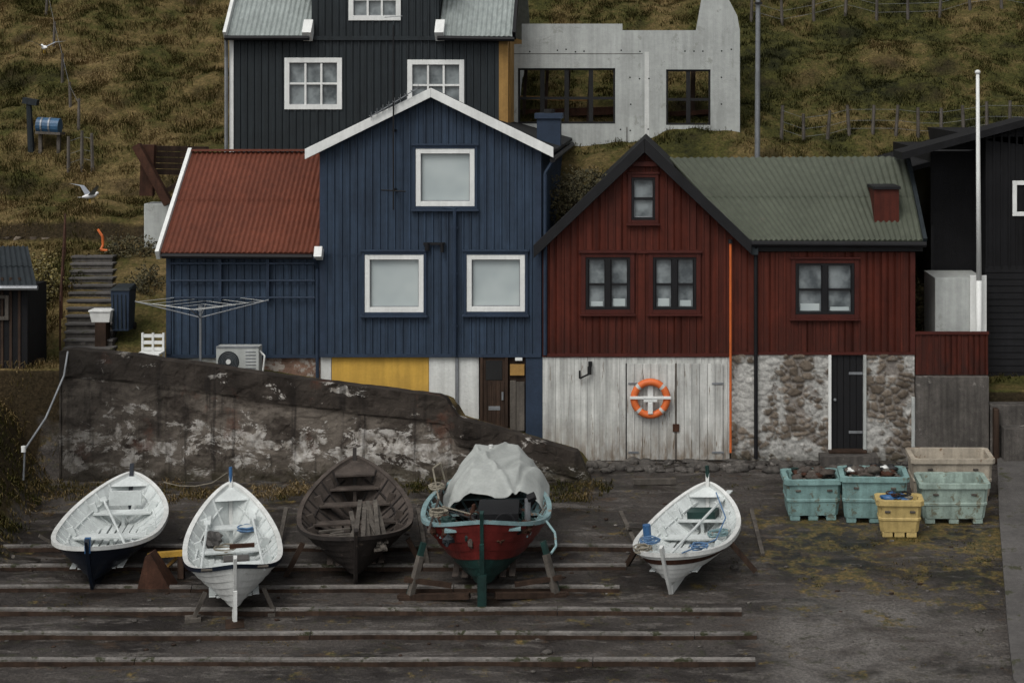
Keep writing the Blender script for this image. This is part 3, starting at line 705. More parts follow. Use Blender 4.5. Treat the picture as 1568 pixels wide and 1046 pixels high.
b.beam((X(795,y+1),y+1.3,Z(175,y+1)),(X(940,y+1),y+1.3,Z(170,y+1)),.3,.2,rust); b.beam((X(1025,y+1),y+1.2,Z(175,y+1)),(X(1085,y+1),y+1.2,Z(172,y+1)),.3,.12,rust)
b.beam((X(1060,y+1),y+1.2,Z(200,y+1)),(X(1062,y+1),y+1.2,Z(100,y+1)),.12,.12,brownwood)
b.build('window_grids',K)
b=MB()
for r in (78,120,160,200,240):
    for p in range(783,1130,14):
        if R(0,1)<.55: continue
        xx=X(p+R(-1,1),y);zz=Z(r+R(-2,2),y)
        if any(H[0]-.05<xx<H[1]+.05 and H[2]-.05<zz<H[3]+.05 for H in (h1,h2)): continue
        b.tube((xx,y-.004,zz),(xx,y+.02,zz),.022,dark,6)
for p in (850,960,1075): b.box(X(p,y)-.012,X(p,y)+.012,y-.003,y,Z(260,y),Z(195,y) ,concd)
b.box(X(776,y),X(984,y),y-.003,y,Z(83,y)-.008,Z(83,y)+.008,concd); b.box(X(987,y),X(994,y),y-.003,y,Z(235,y),Z(80,y),whitepl)
b.build('formwork_marks',K)
# ---------------- black house right ----------------
B=root('black_house')
yb=1.2; bx=X(1509,yb)
b=MB(); 
b.box(bx,bx+9,yb,yb+8,1.0,Z(210,yb),blackh)
z=Z(600,yb)
while z<Z(412,yb): b.hexa([(bx-.01,yb-.03,z),(bx+9,yb-.03,z),(bx+9,yb,z),(bx-.01,yb,z),(bx-.01,yb-.012,z+.135),(bx+9,yb-.012,z+.135),(bx+9,yb,z+.135),(bx-.01,yb,z+.135)],blackh); z+=.14
x=bx
while x<bx+3: b.box(x,x+.04,yb-.025,yb,Z(412,yb),Z(200,yb),blackh); x+=.16
bL=X(1425,yb+1)
b.box(bL,bx-.002,yb+1,yb+7,Z(425,yb+1),Z(232,yb+1),blackh)
b.box(bL,bL+.06,yb+.96,yb+1,Z(425,yb+1),Z(345,yb+1),black)
b.build('walls',B)
b=MB(); ax_,az=X(1378,yb),Z(238,yb); cx_,cz_=X(1570,yb),Z(186,yb); dx=cx_-ax_
for i,(q,r_) in enumerate((((ax_,az),(cx_,cz_)),((cx_,cz_),(cx_+dx*1.0,az)))):
    b.prism([(q[0],q[1]-.08),(r_[0],r_[1]-.08),(r_[0],r_[1]+.07),(q[0],q[1]+.07)],yb-.35,yb+1.0,blackh)
    b.prism([(q[0],q[1]-.5),(r_[0],r_[1]-.5),(r_[0],r_[1]-.4),(q[0],q[1]-.4)],yb+1.001,yb+8,blackh)
b.prism([(bL,Z(232,yb)),(cx_,cz_-.1),(cx_+3,Z(232,yb))],yb+.9,yb+.99,blackh); b.prism([(bx,Z(215,yb)),(cx_,cz_-.1),(cx_+dx,az-.1)],yb,yb+.5,blackh)
b.build('roof',B)
window(B,1550,1606,277,331,yb,white,panek,2,1,fw=.09)
b=MB(); b.box(X(1432,.6),X(1508,.6),.6,2.1,1.2,Z(426,.6),conc); b.box(X(1485,.6),X(1508,.6)+.03,.55,.599,1.2,Z(422,.55),white); b.build('white_base_block',B,bevel=.01)
b=MB(); b.tube((X(1499,.4),.4,Z(430,.4)),(X(1497,.4),.4,Z(114,.4)),.055,white,12,.035); b.blob((X(1497,.4),.4,Z(111,.4)),(.06,.06,.05),white,6,0); b.tube((X(1499,.4),.4,1.2),(X(1499,.4),.4,Z(430,.4)),.06,white,12); b.build('flagpole',smooth=True)
b=MB(); b.tube((X(1159,6),6,4),(X(1161,6),6,Z(-60,6)),.07,metal,12,.055); b.beam((X(1155,6),5.9,Z(6,6)),(X(1167,6),5.9,Z(6,6)),.05,.05,black); b.build('utility_pole')
b=MB(); y=5; b.box(X(1405,y),X(1432,y),y,y+2,Z(405,y),Z(350,y),red); b.box(X(1405,y),X(1432,y),y-.01,y+2,Z(432,y),Z(405,y)-.001,white); b.prism([(X(1402,y),Z(350,y)),(X(1436,y),Z(350,y)),(X(1419,y),Z(335,y))],y-.1,y+2.1,white); b.build('distant_red_shed')
b=MB(); b.box(X(1515),X(1600),-.1,.9,-.1,1.15,concd); b.box(X(1530),X(1600),-.5,-.101,-.1,.75,concd); b.box(X(1518),X(1526),-.3,-.11,0,1.1,brownwood); b.build('concrete_steps',bevel=.02)
# ---------------- left small dark house ----------------
E=root('dark_wooden_shed'); y=-1.2
b=MB(); xr3=X(42,y)
b.box(xr3-5,xr3,y,y+1.1,Z(580,y),Z(440,y),blackh)
x=xr3-1.2
while x<xr3-.03: b.box(x,x+.05,y-.025,y,Z(580,y),Z(425,y),brownwood); x+=.17
b.box(xr3-5,xr3-.03,y+.05,y+1.1,Z(665,y),Z(580,y),concd)
b.build('walls',E)
b=MB(); corr(b,(xr3-5,y-.3,Z(440,y)),(xr3+.3,y-.3,Z(440,y)),(xr3-5,y+1.3,Z(388,y)),(xr3-.45,y+1.3,Z(388,y)),.12,.015,darkA); b.tube((xr3-5,y-.34,Z(438,y)),(xr3+.32,y-.34,Z(438,y)),.05,metal); b.build('roof',E)
window(E,-20,14,452,490,y-.03,greywood,panek,1,1); window(E,-20,8,612,648,y-.03,greywood,panek,1,1)
# ---------------- left bits ----------------
b=MB()
for i in range(13):
    yy=.25+i*.27; zz=2.25+i*.13; b.box(X(98+i*1.0,yy),X(172,yy),yy,yy+.3,zz-.6,zz-.04,concd); b.box(X(98+i*1.0,yy)-.02,X(172,yy)+.02,yy-.03,yy+.3,zz-.039,zz+.01,concr)
b.build('stone_steps',bevel=.01)
b=MB(); b.path([(X(92,.2),.2,3.2),(X(100,3.6),3.6,4.75)],.02,rust)
for t in (0,.33,.66,1): p=Vector((X(92,.2),.2,3.2)).lerp(Vector((X(100,3.6),3.6,4.75)),t); b.tube(p-Vector((0,0,1)),p,.02,rust)
b.build('stair_railing')
rubble('dry_stone_wall',None,X(-60,4.8),X(112,4.8),3.2,Z(362,4.8),4.8,cell=.3,depth=.12,wash=.2,seed=12,top=lambda x:Z(362,4.8)+.05*noise.noise(Vector((x*3,0,0))))
b=MB(); b.box(X(220,4.5),X(262,4.5),4.5,5.1,3.0,Z(312,4.5),conc)
b.build('concrete_pier',bevel=.03)
b=MB(); y=4.5
b.beam((X(225,y),y,Z(300,y)),(X(228,y),y,Z(222,y)),.3,.2,rust); b.beam((X(213,y),y-.2,Z(222,y)),(X(262,y),y-.2,Z(312,y)),.22,.18,rust)
for i in range(5): b.beam((X(232,y),y+.2,Z(228+i*9,y)),(X(318,y+1),y+1,Z(229+i*9,y+1)),.16,.12,brownwood)
b.beam((X(240,y),y+.2,Z(300,y)),(X(300,y),y+.4,Z(262,y)),.1,.1,brownwood); b.build('timber_rack')
b=MB(); y=.6; bx0,bx1=X(170,y),X(199,y); z0,z1=Z(507,y),Z(445,y)
b.hexa([(bx0+.03,y,z0),(bx1-.03,y,z0),(bx1-.03,y+.4,z0),(bx0+.03,y+.4,z0),(bx0,y-.04,z1),(bx1,y-.04,z1),(bx1,y+.45,z1),(bx0,y+.45,z1)],bluetrim)
b.hexa([(bx0-.02,y-.07,z1),(bx1+.02,y-.07,z1),(bx1+.02,y+.48,z1),(bx0-.02,y+.48,z1),(bx0+.02,y,z1+.05),(bx1-.02,y,z1+.05),(bx1-.02,y+.45,z1+.1),(bx0+.02,y+.45,z1+.1)],darkA)
for i in range(4): b.box(bx0+.05+i*.085,bx0+.07+i*.085,y-.05,y-.0,z0+.05,z1-.08,darkA)
b.tube((bx0-.01,y+.38,z0+.06),(bx0+.03,y+.38,z0+.06),.08,black,12);b.tube((bx1-.03,y+.38,z0+.06),(bx1+.01,y+.38,z0+.06),.08,black,12); b.build('wheelie_bin',bevel=.012)
b=MB(); y=.4; b.hexa([(X(140,y),y,Z(494,y)),(X(167,y),y,Z(494,y)),(X(167,y),y+.3,Z(494,y)),(X(140,y),y+.3,Z(494,y)),(X(137,y),y-.03,Z(478,y)),(X(170,y),y-.03,Z(478,y)),(X(170,y),y+.33,Z(478,y)),(X(137,y),y+.33,Z(478,y))],white)
b.box(X(136,y),X(171,y),y-.05,y+.35,Z(478,y)+.001,Z(475,y),white); b.box(X(145,y),X(162,y),y+.0,y+.3,2.2,Z(494,y)-.001,brownwood); b.build('white_plastic_tub',bevel=.01)
b=MB(); y=-.3
for p in (512,522,532): b.box(X(217,y),X(252,y),y,y+.04,Z(p+5,y),Z(p,y),white)
for p in (218,234,250): b.box(X(p,y)-.02,X(p,y)+.02,y-.01,y+.05,Z(556,y),Z(510,y),white)
b.box(X(217,y),X(252,y),y-.4,y-.02,Z(538,y)-.02,Z(538,y)+.01,white)
for p in (219,250): b.box(X(p,y)-.02,X(p,y)+.02,y-.4,y-.36,Z(556,y),Z(538,y)-.021,white)
b.build('white_garden_bench')
b=MB(); y=-.6; c0=Vector((X(307,y),y,Z(475,y))); b.tube((c0.x,y,1.7),c0,.025,metal,8)
for a,l in ((.08,1.35),(math.pi/2+.1,1.3),(math.pi+.05,1.3),(-math.pi/2+.1,1.3)):
    d=Vector((math.cos(a),math.sin(a),.14)); b.tube(c0-Vector((0,0,.15)),c0+d*l,.013,metal,6)
for k in (.45,.7,.95,1.25):
    pr=[c0+Vector((math.cos(a),math.sin(a),.14))*k for a in (.08,math.pi/2+.1,math.pi+.05,-math.pi/2+.1,.08)]
    b.path(pr,.004,white,4)
b.tube(c0-Vector((0,0,.02)),c0+Vector((0,0,.08)),.05,metal); b.build('rotary_clothes_dryer')
b=MB(); y=-.5; hx0,hx1,hz0,hz1=X(331,y),X(396,y),Z(578,y),Z(531,y)
b.box(hx0,hx1,y,y+.32,hz0,hz1,conc); b.box(hx0,hx1,y-.01,y-.0005,hz1-.03,hz1+.01,metal)
ccx,ccz=X(350,y),Z(554,y); b.torus((ccx,y-.005,ccz),.2,.014,darkA,n=24,k=6); b.tube((ccx,y-.004,ccz),(ccx,y+.01,ccz),.19,darkA,24); b.tube((ccx,y-.03,ccz),(ccx,y-.003,ccz),.05,white,12)
for i in range(5): b.torus((ccx,y-.01,ccz),.06+.03*i,.004,metal,n=20,k=4)
for i in range(6): b.box(X(376,y),X(392,y),y-.006,y,Z(540+i*5,y),Z(538+i*5,y),metal)
b.path([(hx1,y+.1,hz1-.1),(hx1+.1,y+.1,hz1-.2),(hx1+.05,y+.1,hz0)],.02,white); b.build('heat_pump',bevel=.01)
b=MB(); b.path([(X(104,-1.5),-1.5,Z(538,-1.5)),(X(98,-1.7),-1.7,Z(575,-1.7)),(X(70,-2.4),-2.4,Z(640,-2.4)),(X(38,-3),-3,Z(688,-3)),(X(36,-3),-3,Z(735,-3))],.02,metal,8); b.tube((X(36,-3),-3,Z(692,-3)),(X(36,-3),-3,Z(683,-3)),.045,white); b.build('metal_handrail')
def fence(name,pts,h,wires=(0,.35,.6),r=.05):
    b=MB(); tops=[]
    for p,y in pts:
        x=X(p,y); z=T1(x,y); l=R(-.08,.08); hh=h*R(.85,1.1); b.tube((x,y,z-.2),(x+l,y+R(-.05,.05),z+hh),r,greywood,6,r*.8); tops.append((x+l*.8,y,z+hh*.85))
    for k in wires: b.path([(q[0],q[1],q[2]-k*h) for q in tops],.005,metal,4)
    b.build(name)
fence('fence',[(1196+i*35,8.6+.03*i) for i in range(12)],.8)
fence('fence',[(1150+i*48,14.2+.05*i) for i in range(10)],.95)
fence('fence',[(70,14.8),(82,12.6),(95,11.1),(108,9.8),(120,8.8)],.75,(0,),.045)
fence('fence',[(105,7.4),(125,7.4),(142,7.4)],.9)
b=MB(); y=8; x0=X(58,y);z0=T1(x0,y)
b.tube((x0,y,Z(192,y)),(X(92,y),y,Z(194,y)),.2,M('blue_plastic',(.03,.08,.15),.4),16)
for p in (66,78): b.tube((X(p,y)-.02,y,Z(193,y)),(X(p,y)+.02,y,Z(193,y)),.215,metal,16)
for p in (62,90): b.beam((X(p,y),y,z0-.6),(X(p,y),y,Z(203,y)),.08,.08,greywood)
b.beam((X(58,y),y,Z(203,y)),(X(96,y),y,Z(205,y)),.4,.06,greywood)
b.build('blue_barrel')
b=MB(); b.tube((X(48,y),y,Z(215,y)-.3),(X(44,y),y,Z(155,y)),.09,darkA,8,.07); b.beam((X(36,y),y,Z(154,y)),(X(58,y),y,Z(158,y)),.2,.15,darkA); b.build('wooden_stump')
gulw=M('gull_white',(.7,.7,.7),.7,.05); gulg=M('gull_grey',(.25,.27,.3),.7,.05); gulo=M('gull_beak',(.5,.3,.02),.5,.05)
def gull(p,yaw,up):
    b=MB(); b.grid(lambda u,v:( (u-.5)*.42, .065*math.sin(math.pi*min(u*1.0,1))**.7*math.cos(v*math.tau), .02*u+.06*math.sin(math.pi*u)**.7*math.sin(v*math.tau)),12,10,gulw)
    b.blob((.2,0,.07),(.05,.038,.038),gulw,6,0); b.tube((.24,0,.065),(.295,0,.055),.014,gulo,6,.003)
    b.face([(-.17,-.02,.0),(-.17,.02,.0),(-.31,.05,.0),(-.31,-.05,.0)],gulw)
    for s_ in (-1,1):
        b.face([(.1,s_*.05,.04),(-.08,s_*.05,.04),(-.05,s_*.3,.04+up),(.06,s_*.3,.05+up)],gulg)
        b.face([(.06,s_*.3,.05+up),(-.05,s_*.3,.04+up),(-.16,s_*.56,.04+up*1.3)],gulg)
    for s_ in (-.02,.02): b.tube((0,s_,-.04),(0.01,s_,-.15),.007,gulo,5)
    o=b.build('seagull',smooth=True); o.location=p; o.rotation_euler=(0,0,yaw)
gull((X(137,5.2),5.2,T1(X(137,5.2),5.2)+.4),.9,.2); gull((X(68,12),12,T1(X(68,12),12)+.3),2.2,.12)
b=MB(); xx,zz=X(160,4),T1(X(160,4),4.0)+.25; b.path([(xx-.15,4,zz+.35),(xx-.03,3.95,zz+.2),(xx-.02,3.95,zz),(xx-.05,3.9,zz-.1),(xx+.1,3.9,zz-.12)],.03,orangep); b.build('garden_hose')
# ---------------- bushes ----------------
s=NT('leaves'); s.l(s.mix(s.rng(s.noise(9,3),.35,.65),(.02,.021,.009),(.085,.068,.024)),s.b.inputs['Base Color']); s.b.inputs['Roughness'].default_value=.8; lm=s.m
def bush(name,c,r,n,mat=lm):
    b=MB(); c=Vector(c)
    for i in range(14):
        d=Vector((R(-1,1),R(-1,1),R(.2,1))).normalized(); p=c-Vector((0,0,r[2])); q=p+Vector((d.x*r[0],d.y*r[1],d.z*r[2]*1.7)); b.tube(p,q,.025,brownwood,5,.006)
    for i in range(n):
        d=Vector((R(-1,1),R(-1,1),R(-1,1)))
        if d.length>1: continue
        q=1+.5*noise.noise(d*3+c)
        if noise.noise(d*4+c*2)<-.15: continue
        p=c+Vector((d.x*r[0],d.y*r[1],d.z*r[2]))*q; a=Vector((R(-1,1),R(-1,1),R(-1,1))).normalized()*R(.02,.045); e=a.orthogonal().normalized()*R(.012,.025)
        b.face([p-a,p+e,p+a,p-e],mat)
    b.build(name,recalc=False)
bush('shrub',(X(895,3),3.,Z(290,3)),(.75,.5,.5),7000)
bush('shrub',(X(868,2.6),2.6,Z(315,2.6)),(.4,.5,.5),3000)
s=NT('yellow_leaves'); s.l(s.mix(s.rng(s.noise(9,3),.35,.65),(.055,.05,.014),(.22,.17,.045)),s.b.inputs['Base Color']); ylm=s.m
bush('shrub',(X(66,2),2.,Z(440,2)),(.35,.4,.75),6000,ylm)
bush('shrub',(X(225,2.6),2.6,Z(440,2.6)),(.4,.5,.5),4000)
bush('shrub',(X(200,4.1),4.1,Z(385,4.1)),(.7,.4,.35),4000)
bush('shrub',(X(1418,2.5),2.5,Z(470,2.5)),(.35,.4,.6),3000)
# ---------------- boats ----------------
bw=M('boat_white_paint',(.56,.57,.55),.4,.12,3,.10,peel=(.30,.28,.24),pt=.66,ps=5)
bwi=M('boat_inside_white',(.50,.53,.52),.5,.16,3,0,peel=(.26,.24,.21),pt=.67,ps=5)
bna=M('boat_navy_paint',(.006,.010,.018),.3,.3,3)
bbl=M('boat_blue_stripe',(.03,.09,.2),.4)
bta=M('boat_tarred_wood',(.018,.014,.012),.65,.4,4,.2,peel=(.07,.055,.042),pt=.62,ps=6)
bti=M('boat_weathered_wood',(.058,.047,.040),.8,.4,4,0,spec=.2)
bre=M('boat_red_paint',(.105,.014,.012),.35,.3,3,.2)
bgr=M('boat_green_paint',(.009,.030,.026),.45,.35,3,.2,peel=(.08,.07,.06),pt=.62,ps=5)
bcy=M('boat_pale_cyan',(.17,.26,.27),.55,.25,3,.1,peel=(.2,.14,.1),pt=.58,ps=5)
rope=M('rope',(.20,.18,.14),.9,.3,8); ropeb=M('blue_rope',(.08,.15,.26),.85,.3,8)
rubber=M('black_rubber',(.012,.012,.012),.6)
def boat(name,near,far,hn,hf,beam,hm,outc,inc,gun,rail_,stem,roll=0,N=7,floorm=None,thw=(-.55,-.15,.25,.62),thm=None,ribm=None,lift=.0,sw=.035):
    yn,yf=gy(near[1],hn),gy(far[1],hf); pn=Vector((X(near[0],yn),yn,0));pf=Vector((X(far[0],yf),yf,0))
    L=(pf-pn).length; mid=(pn+pf)/2; yaw=math.atan2(-(pf.x-pn.x),pf.y-pn.y)
    mw=Matrix.Translation((mid.x,mid.y,S*mid.y+lift))@Matrix.Rotation(yaw,4,'Z')@Matrix.Rotation(math.atan(S),4,'X')@Matrix.Rotation(roll,4,'Y')
    rt=root(name,mw)
    def he(t): return hn if t<0 else hf
    def P(t,u,off=0.,ins=0.):
        a=abs(t); b_=beam/2*max(1-a**2.4,0)**.72; zs=hm+(he(t)-hm)*a**2.3; zk=.11+.06*a**4
        w=b_*u**(.55+.40*a)+off*(1-a**8); 
        w=max(w-ins,0)
        return Vector((w,L/2*(t-.15*(1-u)*math.copysign(a**4,t)),zk+(zs-zk)*u**(1.25-.15*a)+(ins*.8*(1-u))))
    ts=[math.sin(math.pi/2*(-1+2*i/44)) for i in range(45)]
    b=MB()
    rows=[]
    for i in range(N):
        rows.append((i/N,.020 if i else 0,i)); rows.append(((i+1)/N,0,i))
    for sg in (-1,1):
        for r in range(len(rows)-1):
            (u0,o0,i0),(u1,o1,i1)=rows[r],rows[r+1]
            m=outc(i1 if r%2 else i0)
            for a,c in zip(ts,ts[1:]):
                q=[P(a,u0,o0),P(c,u0,o0),P(c,u1,o1),P(a,u1,o1)]
                if o0>0: q[0].z-=.012;q[1].z-=.012
                if o1>0: q[2].z-=.012;q[3].z-=.012
                b.face([(p.x*sg,p.y,p.z) for p in (q if sg>0 else q[::-1])],m)
    b.build('hull',rt,recalc=False)
    b=MB(); us=[i/8 for i in range(9)]
    for sg in (-1,1):
        for u0,u1 in zip(us,us[1:]):
            for a,c in zip(ts[2:-2],ts[3:-2]):
                q=[P(a,u0,0,.03),P(c,u0,0,.03),P(c,u1,0,.03),P(a,u1,0,.03)]
                b.face([(p.x*sg,p.y,p.z+.01) for p in (q[::-1] if sg>0 else q)],inc)
    b.build('inner_planking',rt,smooth=True,recalc=False)
    b=MB()
    for sg in (-1,1):
        for a,c in zip(ts,ts[1:]):
            A_,C_=P(a,1),P(c,1)
            def ring(p):
                o=.03; i_=min(.05,max(p.x,0)); 
                return [Vector((sg*(p.x+o),p.y,p.z-.045)),Vector((sg*(p.x+o),p.y,p.z+.022)),Vector((sg*(p.x-i_),p.y,p.z+.022)),Vector((sg*(p.x-i_),p.y,p.z-.045))]
            r0,r1=ring(A_),ring(C_)
            for j in range(4):
                b.face([r0[j],r0[(j+1)%4],r1[(j+1)%4],r1[j]],rail_ if j==0 else gun)
    b.build('gunwale',rt)
    b=MB()
    for k in range(13):
        t=-.84+1.68*k/12
        for sg in (-1,1):
            pts=[P(t,u,0,.04) for u in (.02,.15,.3,.45,.6,.75,.9,.98)]
            pts=[Vector((p.x*sg,p.y,p.z+.01)) for p in pts]
            for p,q in zip(pts,pts[1:]): b.beam(p,q,.035,.03,ribm or inc,up=(0,1,0))
    for t in thw:
        zz=P(t,1).z-.2; lo,hi=0,1
        for _ in range(20):
            m_=(lo+hi)/2
            if P(t,m_,0,.03).z<zz: lo=m_
            else: hi=m_
        w=P(t,lo,0,.03).x; yy=P(t,1).y; b.box(-w,w,yy-.11,yy+.11,zz-.02,zz+.015,thm or inc)
        b.box(-.03,.03,yy-.02,yy+.02,.15,zz-.02,thm or inc)
        for sg in (-1,1): b.beam((sg*(w-.02),yy,zz+.01),(sg*(w+.04),yy,zz+.17),.05,.12,thm or inc)
    for sg in (-1,1):
        for a,c in zip(ts[6:-6],ts[7:-6]):
            p,q=P(a,.72,0,.045),P(c,.72,0,.045); b.beam((p.x*sg,p.y,p.z),(q.x*sg,q.y,q.z),.03,.04,ribm or inc)
    for j in range(-3,4):
        xx=j*.13*beam/1.8
        b.hexa([(xx-.05,-L*.33,.23+.015*abs(j)),(xx+.05,-L*.33,.23+.015*abs(j)),(xx+.05,L*.33,.23+.015*abs(j)),(xx-.05,L*.33,.23+.015*abs(j)),(xx-.05,-L*.33,.25+.015*abs(j)),(xx+.05,-L*.33,.25+.015*abs(j)),(xx+.05,L*.33,.25+.015*abs(j)),(xx-.05,L*.33,.25+.015*abs(j))],floorm or inc)
    for e in (-1,1):
        p0,p1=P(e*.84,1),P(e*.98,1)
        b.face([(p0.x-.04,p0.y,p0.z-.05),(-p0.x+.04,p0.y,p0.z-.05),(0,p1.y,p1.z-.02)],thm or inc)
    b.build('ribs_thwarts_floor',rt,bevel=.004)
    b=MB()
    for e,hh in ((-1,hn),(1,hf)):
        pts=[Vector((0,e*L/2*.80,.02))]+[P(e,u) for u in (0,.1,.25,.45,.7,1)]; pts[1].x=0
        top=pts[-1]+(pts[-1]-pts[-2]).normalized()*.16; pts.append(top)
        w=sw
        for p,q in zip(pts,pts[1:]):
            p=Vector((0,p.y,p.z));q=Vector((0,q.y,q.z)); o=Vector((0,e*.06,-.012)); n_=Vector((0,-e*.05,0.01))
            b.hexa([p+n_+Vector((-w,0,0)),p+n_+Vector((w,0,0)),p+o+Vector((w*.7,0,0)),p+o-Vector((w*.7,0,0)),q+n_+Vector((-w,0,0)),q+n_+Vector((w,0,0)),q+o+Vector((w*.7,0,0)),q+o-Vector((w*.7,0,0))],stem)
    b.box(-.035,.035,-L/2*.82,L/2*.82,0,.15,stem)
    b.build('keel_and_stems',rt)
    return rt,L,P,mw
def coil(b,c,r,m,turns=4,rr=.014):
    pts=[]
    for k in range(turns*12):
        a=k*math.tau/12; q=r*(.7+.3*noise.noise(Vector((k*.3,c[0],c[1])))); pts.append((c[0]+q*math.cos(a),c[1]+q*math.sin(a),c[2]+.01*k/6+R(-.01,.01)))
    b.path(pts,rr,m,5)
def oar(b,p,q,m):
    p=Vector(p);q=Vector(q); b.tube(p,q,.022,m,8); d=(q-p).normalized(); b.beam(q,q+d*.55,.11,.02,m)
rt,L,P,mw=boat('navy_rowing_boat',(135,838),(203,722),.82,.95,1.72,.60,lambda i: bna,bwi,bw,bw,bna,floorm=bwi,thw=(-.5,0,.55))
b=MB(); oar(b,(.45,-1.2,.62),(-.35,1.2,.65),bwi); b.box(-.28,.28,1.25,1.3,.55,.8,bwi); b.box(-.045,.045,-L/2-.02,-L/2+.06,.74,.98,bbl); b.build('oar_and_fittings',rt)
rt,L,P,mw=boat('white_rowing_boat',(360,864),(353,738),.98,1.1,1.52,.58,lambda i: bw,bwi,bw,bna,bw,floorm=bwi,sw=.03)
b=MB()
b.box(-.38,-.12,-1.3,-.9,.3,.62,bwi); b.box(-.05,.35,.1,.16,.56,.62,rust); b.box(-.3,.42,-.9,-.7,.55,.6,bwi); oar(b,(.45,-1.5,.72),(.35,1.1,.72),bwi); oar(b,(-.5,-1.4,.74),(-.4,1.0,.7),bwi)
coil(b,(.25,1.2,.5),.2,ropeb); coil(b,(-.1,.6,.35),.25,rope); b.box(-.15,.25,-.3,-.05,.3,.5,concr); b.blob((-.3,.9,.5),(.16,.2,.12),concr,6,.4)
b.beam((0,-L/2-.07,.15),(0,-L/2-.09,.62),.055,.04,bw); b.tube((-.5,-1.75,.85),(.5,-1.75,.85),.02,greywood); b.tube((0,L/2-.02,1.1),(0,L/2,1.38),.03,bbl)
b.build('oars_and_gear',rt)
b=MB()
for sx in (-1,1):
    b.beam((sx*.62,-1.5,-.0),(sx*.44,-1.5,.42),.07,.06,greywood); b.box(sx*.62-.12,sx*.62+.12,-1.6,-1.4,-.02,.05,greywood)
b.box(-.14,.14,-L/2+.05,-L/2+.45,-.09,0.,brownwood)
b.build('props',rt)
rt,L,P,mw=boat('tarred_wooden_boat',(545,822),(543,698),.92,1.15,1.9,.68,lambda i:bta,bti,bti,bta,bta,thm=bti,floorm=bti,ribm=bta,thw=(-.62,-.25,.12,.5,.75))
b=MB()
for i in range(16):
    x=R(-.25,.55); b.beam((x,R(-1.9,-1.5),R(.62,.75)),(x*.5+R(-.1,.2),R(-.4,.5),R(.7,.86)),.07,.03,greywood)
for i in range(8): b.beam((-.6+R(-.1,.2),-1.2+i*.12,.5+R(0,.05)),(-.1+R(-.1,.1),-1.3+i*.14,.55),.06,.03,greywood)
b.beam((-.35,1.55,.95),(.35,1.55,.95),.2,.03,bti); b.build('loose_boards',rt)
b=MB()
for sx in (-1,1): b.beam((sx*1.15,-.9,-.05),(sx*.86,-.9,.52),.09,.08,brownwood); 
b.build('props',rt)
rt,L,P,mw=boat('red_fishing_boat',(738,796),(752,712),1.36,1.24,2.1,1.0,lambda i: bre if i>=4 else bgr,bti,bcy,bcy,bgr,N=8,floorm=bti,thm=bcy,ribm=bcy)
tarp=M('canvas_tarp',(.31,.325,.31),.9,.14,2,.0,bump=.35,bs=60,spec=.15)
b=MB()
def tf(u,v):
    s_=2*u-1; a=abs(s_); yy=2.0-2.1*v+.42*a*v
    z=1.56-.05*v-.44*max(a-.45,0)**1.1/.55**1.1
    z-=.30*max(v-.72,0)/.28*(1-a*.5)
    z-=.12*sm(.78,1,a)*(1+.5*math.sin(v*9))
    x=s_*.90*min(1,.66+.36*math.sin(min(v+.3,1)*1.57))+.14
    f_=.04*math.sin(s_*8+v*4)*a*(.4+v)+.06*noise.noise(Vector((s_*2.2,v*3,1)))+.028*math.sin((v*2.5+s_*1.3)*6)*(1-a*.4)
    for k_,(p,q) in enumerate(((.2,.9),(-.35,.6),(.6,.3),(-.1,-.5))):
        dl=abs(s_*math.cos(q)+ (v-.5)*math.sin(q)*1.6-p); f_+=.045*math.exp(-(dl/.05)**2)*(1 if k_%2 else -1)
    x+=.04*noise.noise(Vector((s_*3,v*6,5)))
    return (x,yy+.05*noise.noise(Vector((s_*4,v,2))),z+f_)
b.grid(tf,90,80,tarp); o=b.build('tarpaulin',rt,smooth=True,recalc=False); m_=o.modifiers.new('s','SOLIDIFY'); m_.thickness=.012
b=MB(); b.box(-.1,.55,-1.15,-.35,.95,1.28,black); b.box(-.0,.4,-1.3,-1.151,1.0,1.15,darkA); b.tube((.7,-.9,1.0),(.7,-.9,1.45),.05,metal); b.tube((.7,-.9,1.45),(.82,-.9,1.5),.07,black); b.torus((.35,-1.36,1.2),.15,.02,black,n=20,k=6)
for i in range(50):
    b.blob((R(-.8,.8),R(-1.6,-.1),.95+R(0,.16)),(R(.04,.12),R(.04,.12),R(.04,.09)),random.choice([rust,black,bti,bgr,darkA]),5,.35)
for i in range(4): b.path([(R(-.8,.8),R(-1.5,-.3),R(1.0,1.2)) for _ in range(3)],.012,random.choice([rope,rubber]))
coil(b,(-.75,-.6,1.1),.18,rope,5,.016); coil(b,(-.85,.4,1.25),.18,rope,4,.016); b.path([(-.8,.2,1.1),(-.92,.4,1.6),(-.8,.5,1.66),(-.72,.6,1.3)],.016,rope)
b.beam((-.6,-1.45,1.12),(.6,-1.45,1.14),.12,.04,bcy); oar(b,(-.85,-1.5,1.12),(-.8,.8,1.12),bti)
b.tube((0,L/2-.0,1.25),(0,L/2+.0,1.62),.04,bw,8); b.beam((-.1,L/2,1.5),(.1,L/2,1.5),.05,.04,rust)
b.torus((-.1,-L/2+.05,1.42),.08,.012,rust,n=14,k=5)
b.build('engine_and_gear',rt)
b=MB(); 
for sx in (-1,1):
    b.beam((sx*1.2,-1.3,-.05),(sx*.95,-1.2,.85),.08,.08,bgr); b.beam((sx*1.35,-1.3,.0),(sx*.2,-1.6,.12),.09,.09,brownwood); b.beam((sx*1.15,-1.35,.05),(sx*1.0,-1.25,.65),.11,.08,greywood); b.box(sx*1.2-.13,sx*1.2+.13,-1.42,-1.18,-.04,.04,brownwood)
    b.beam((sx*1.25,-1.32,.3),(sx*.5,-1.35,.2),.07,.07,brownwood)
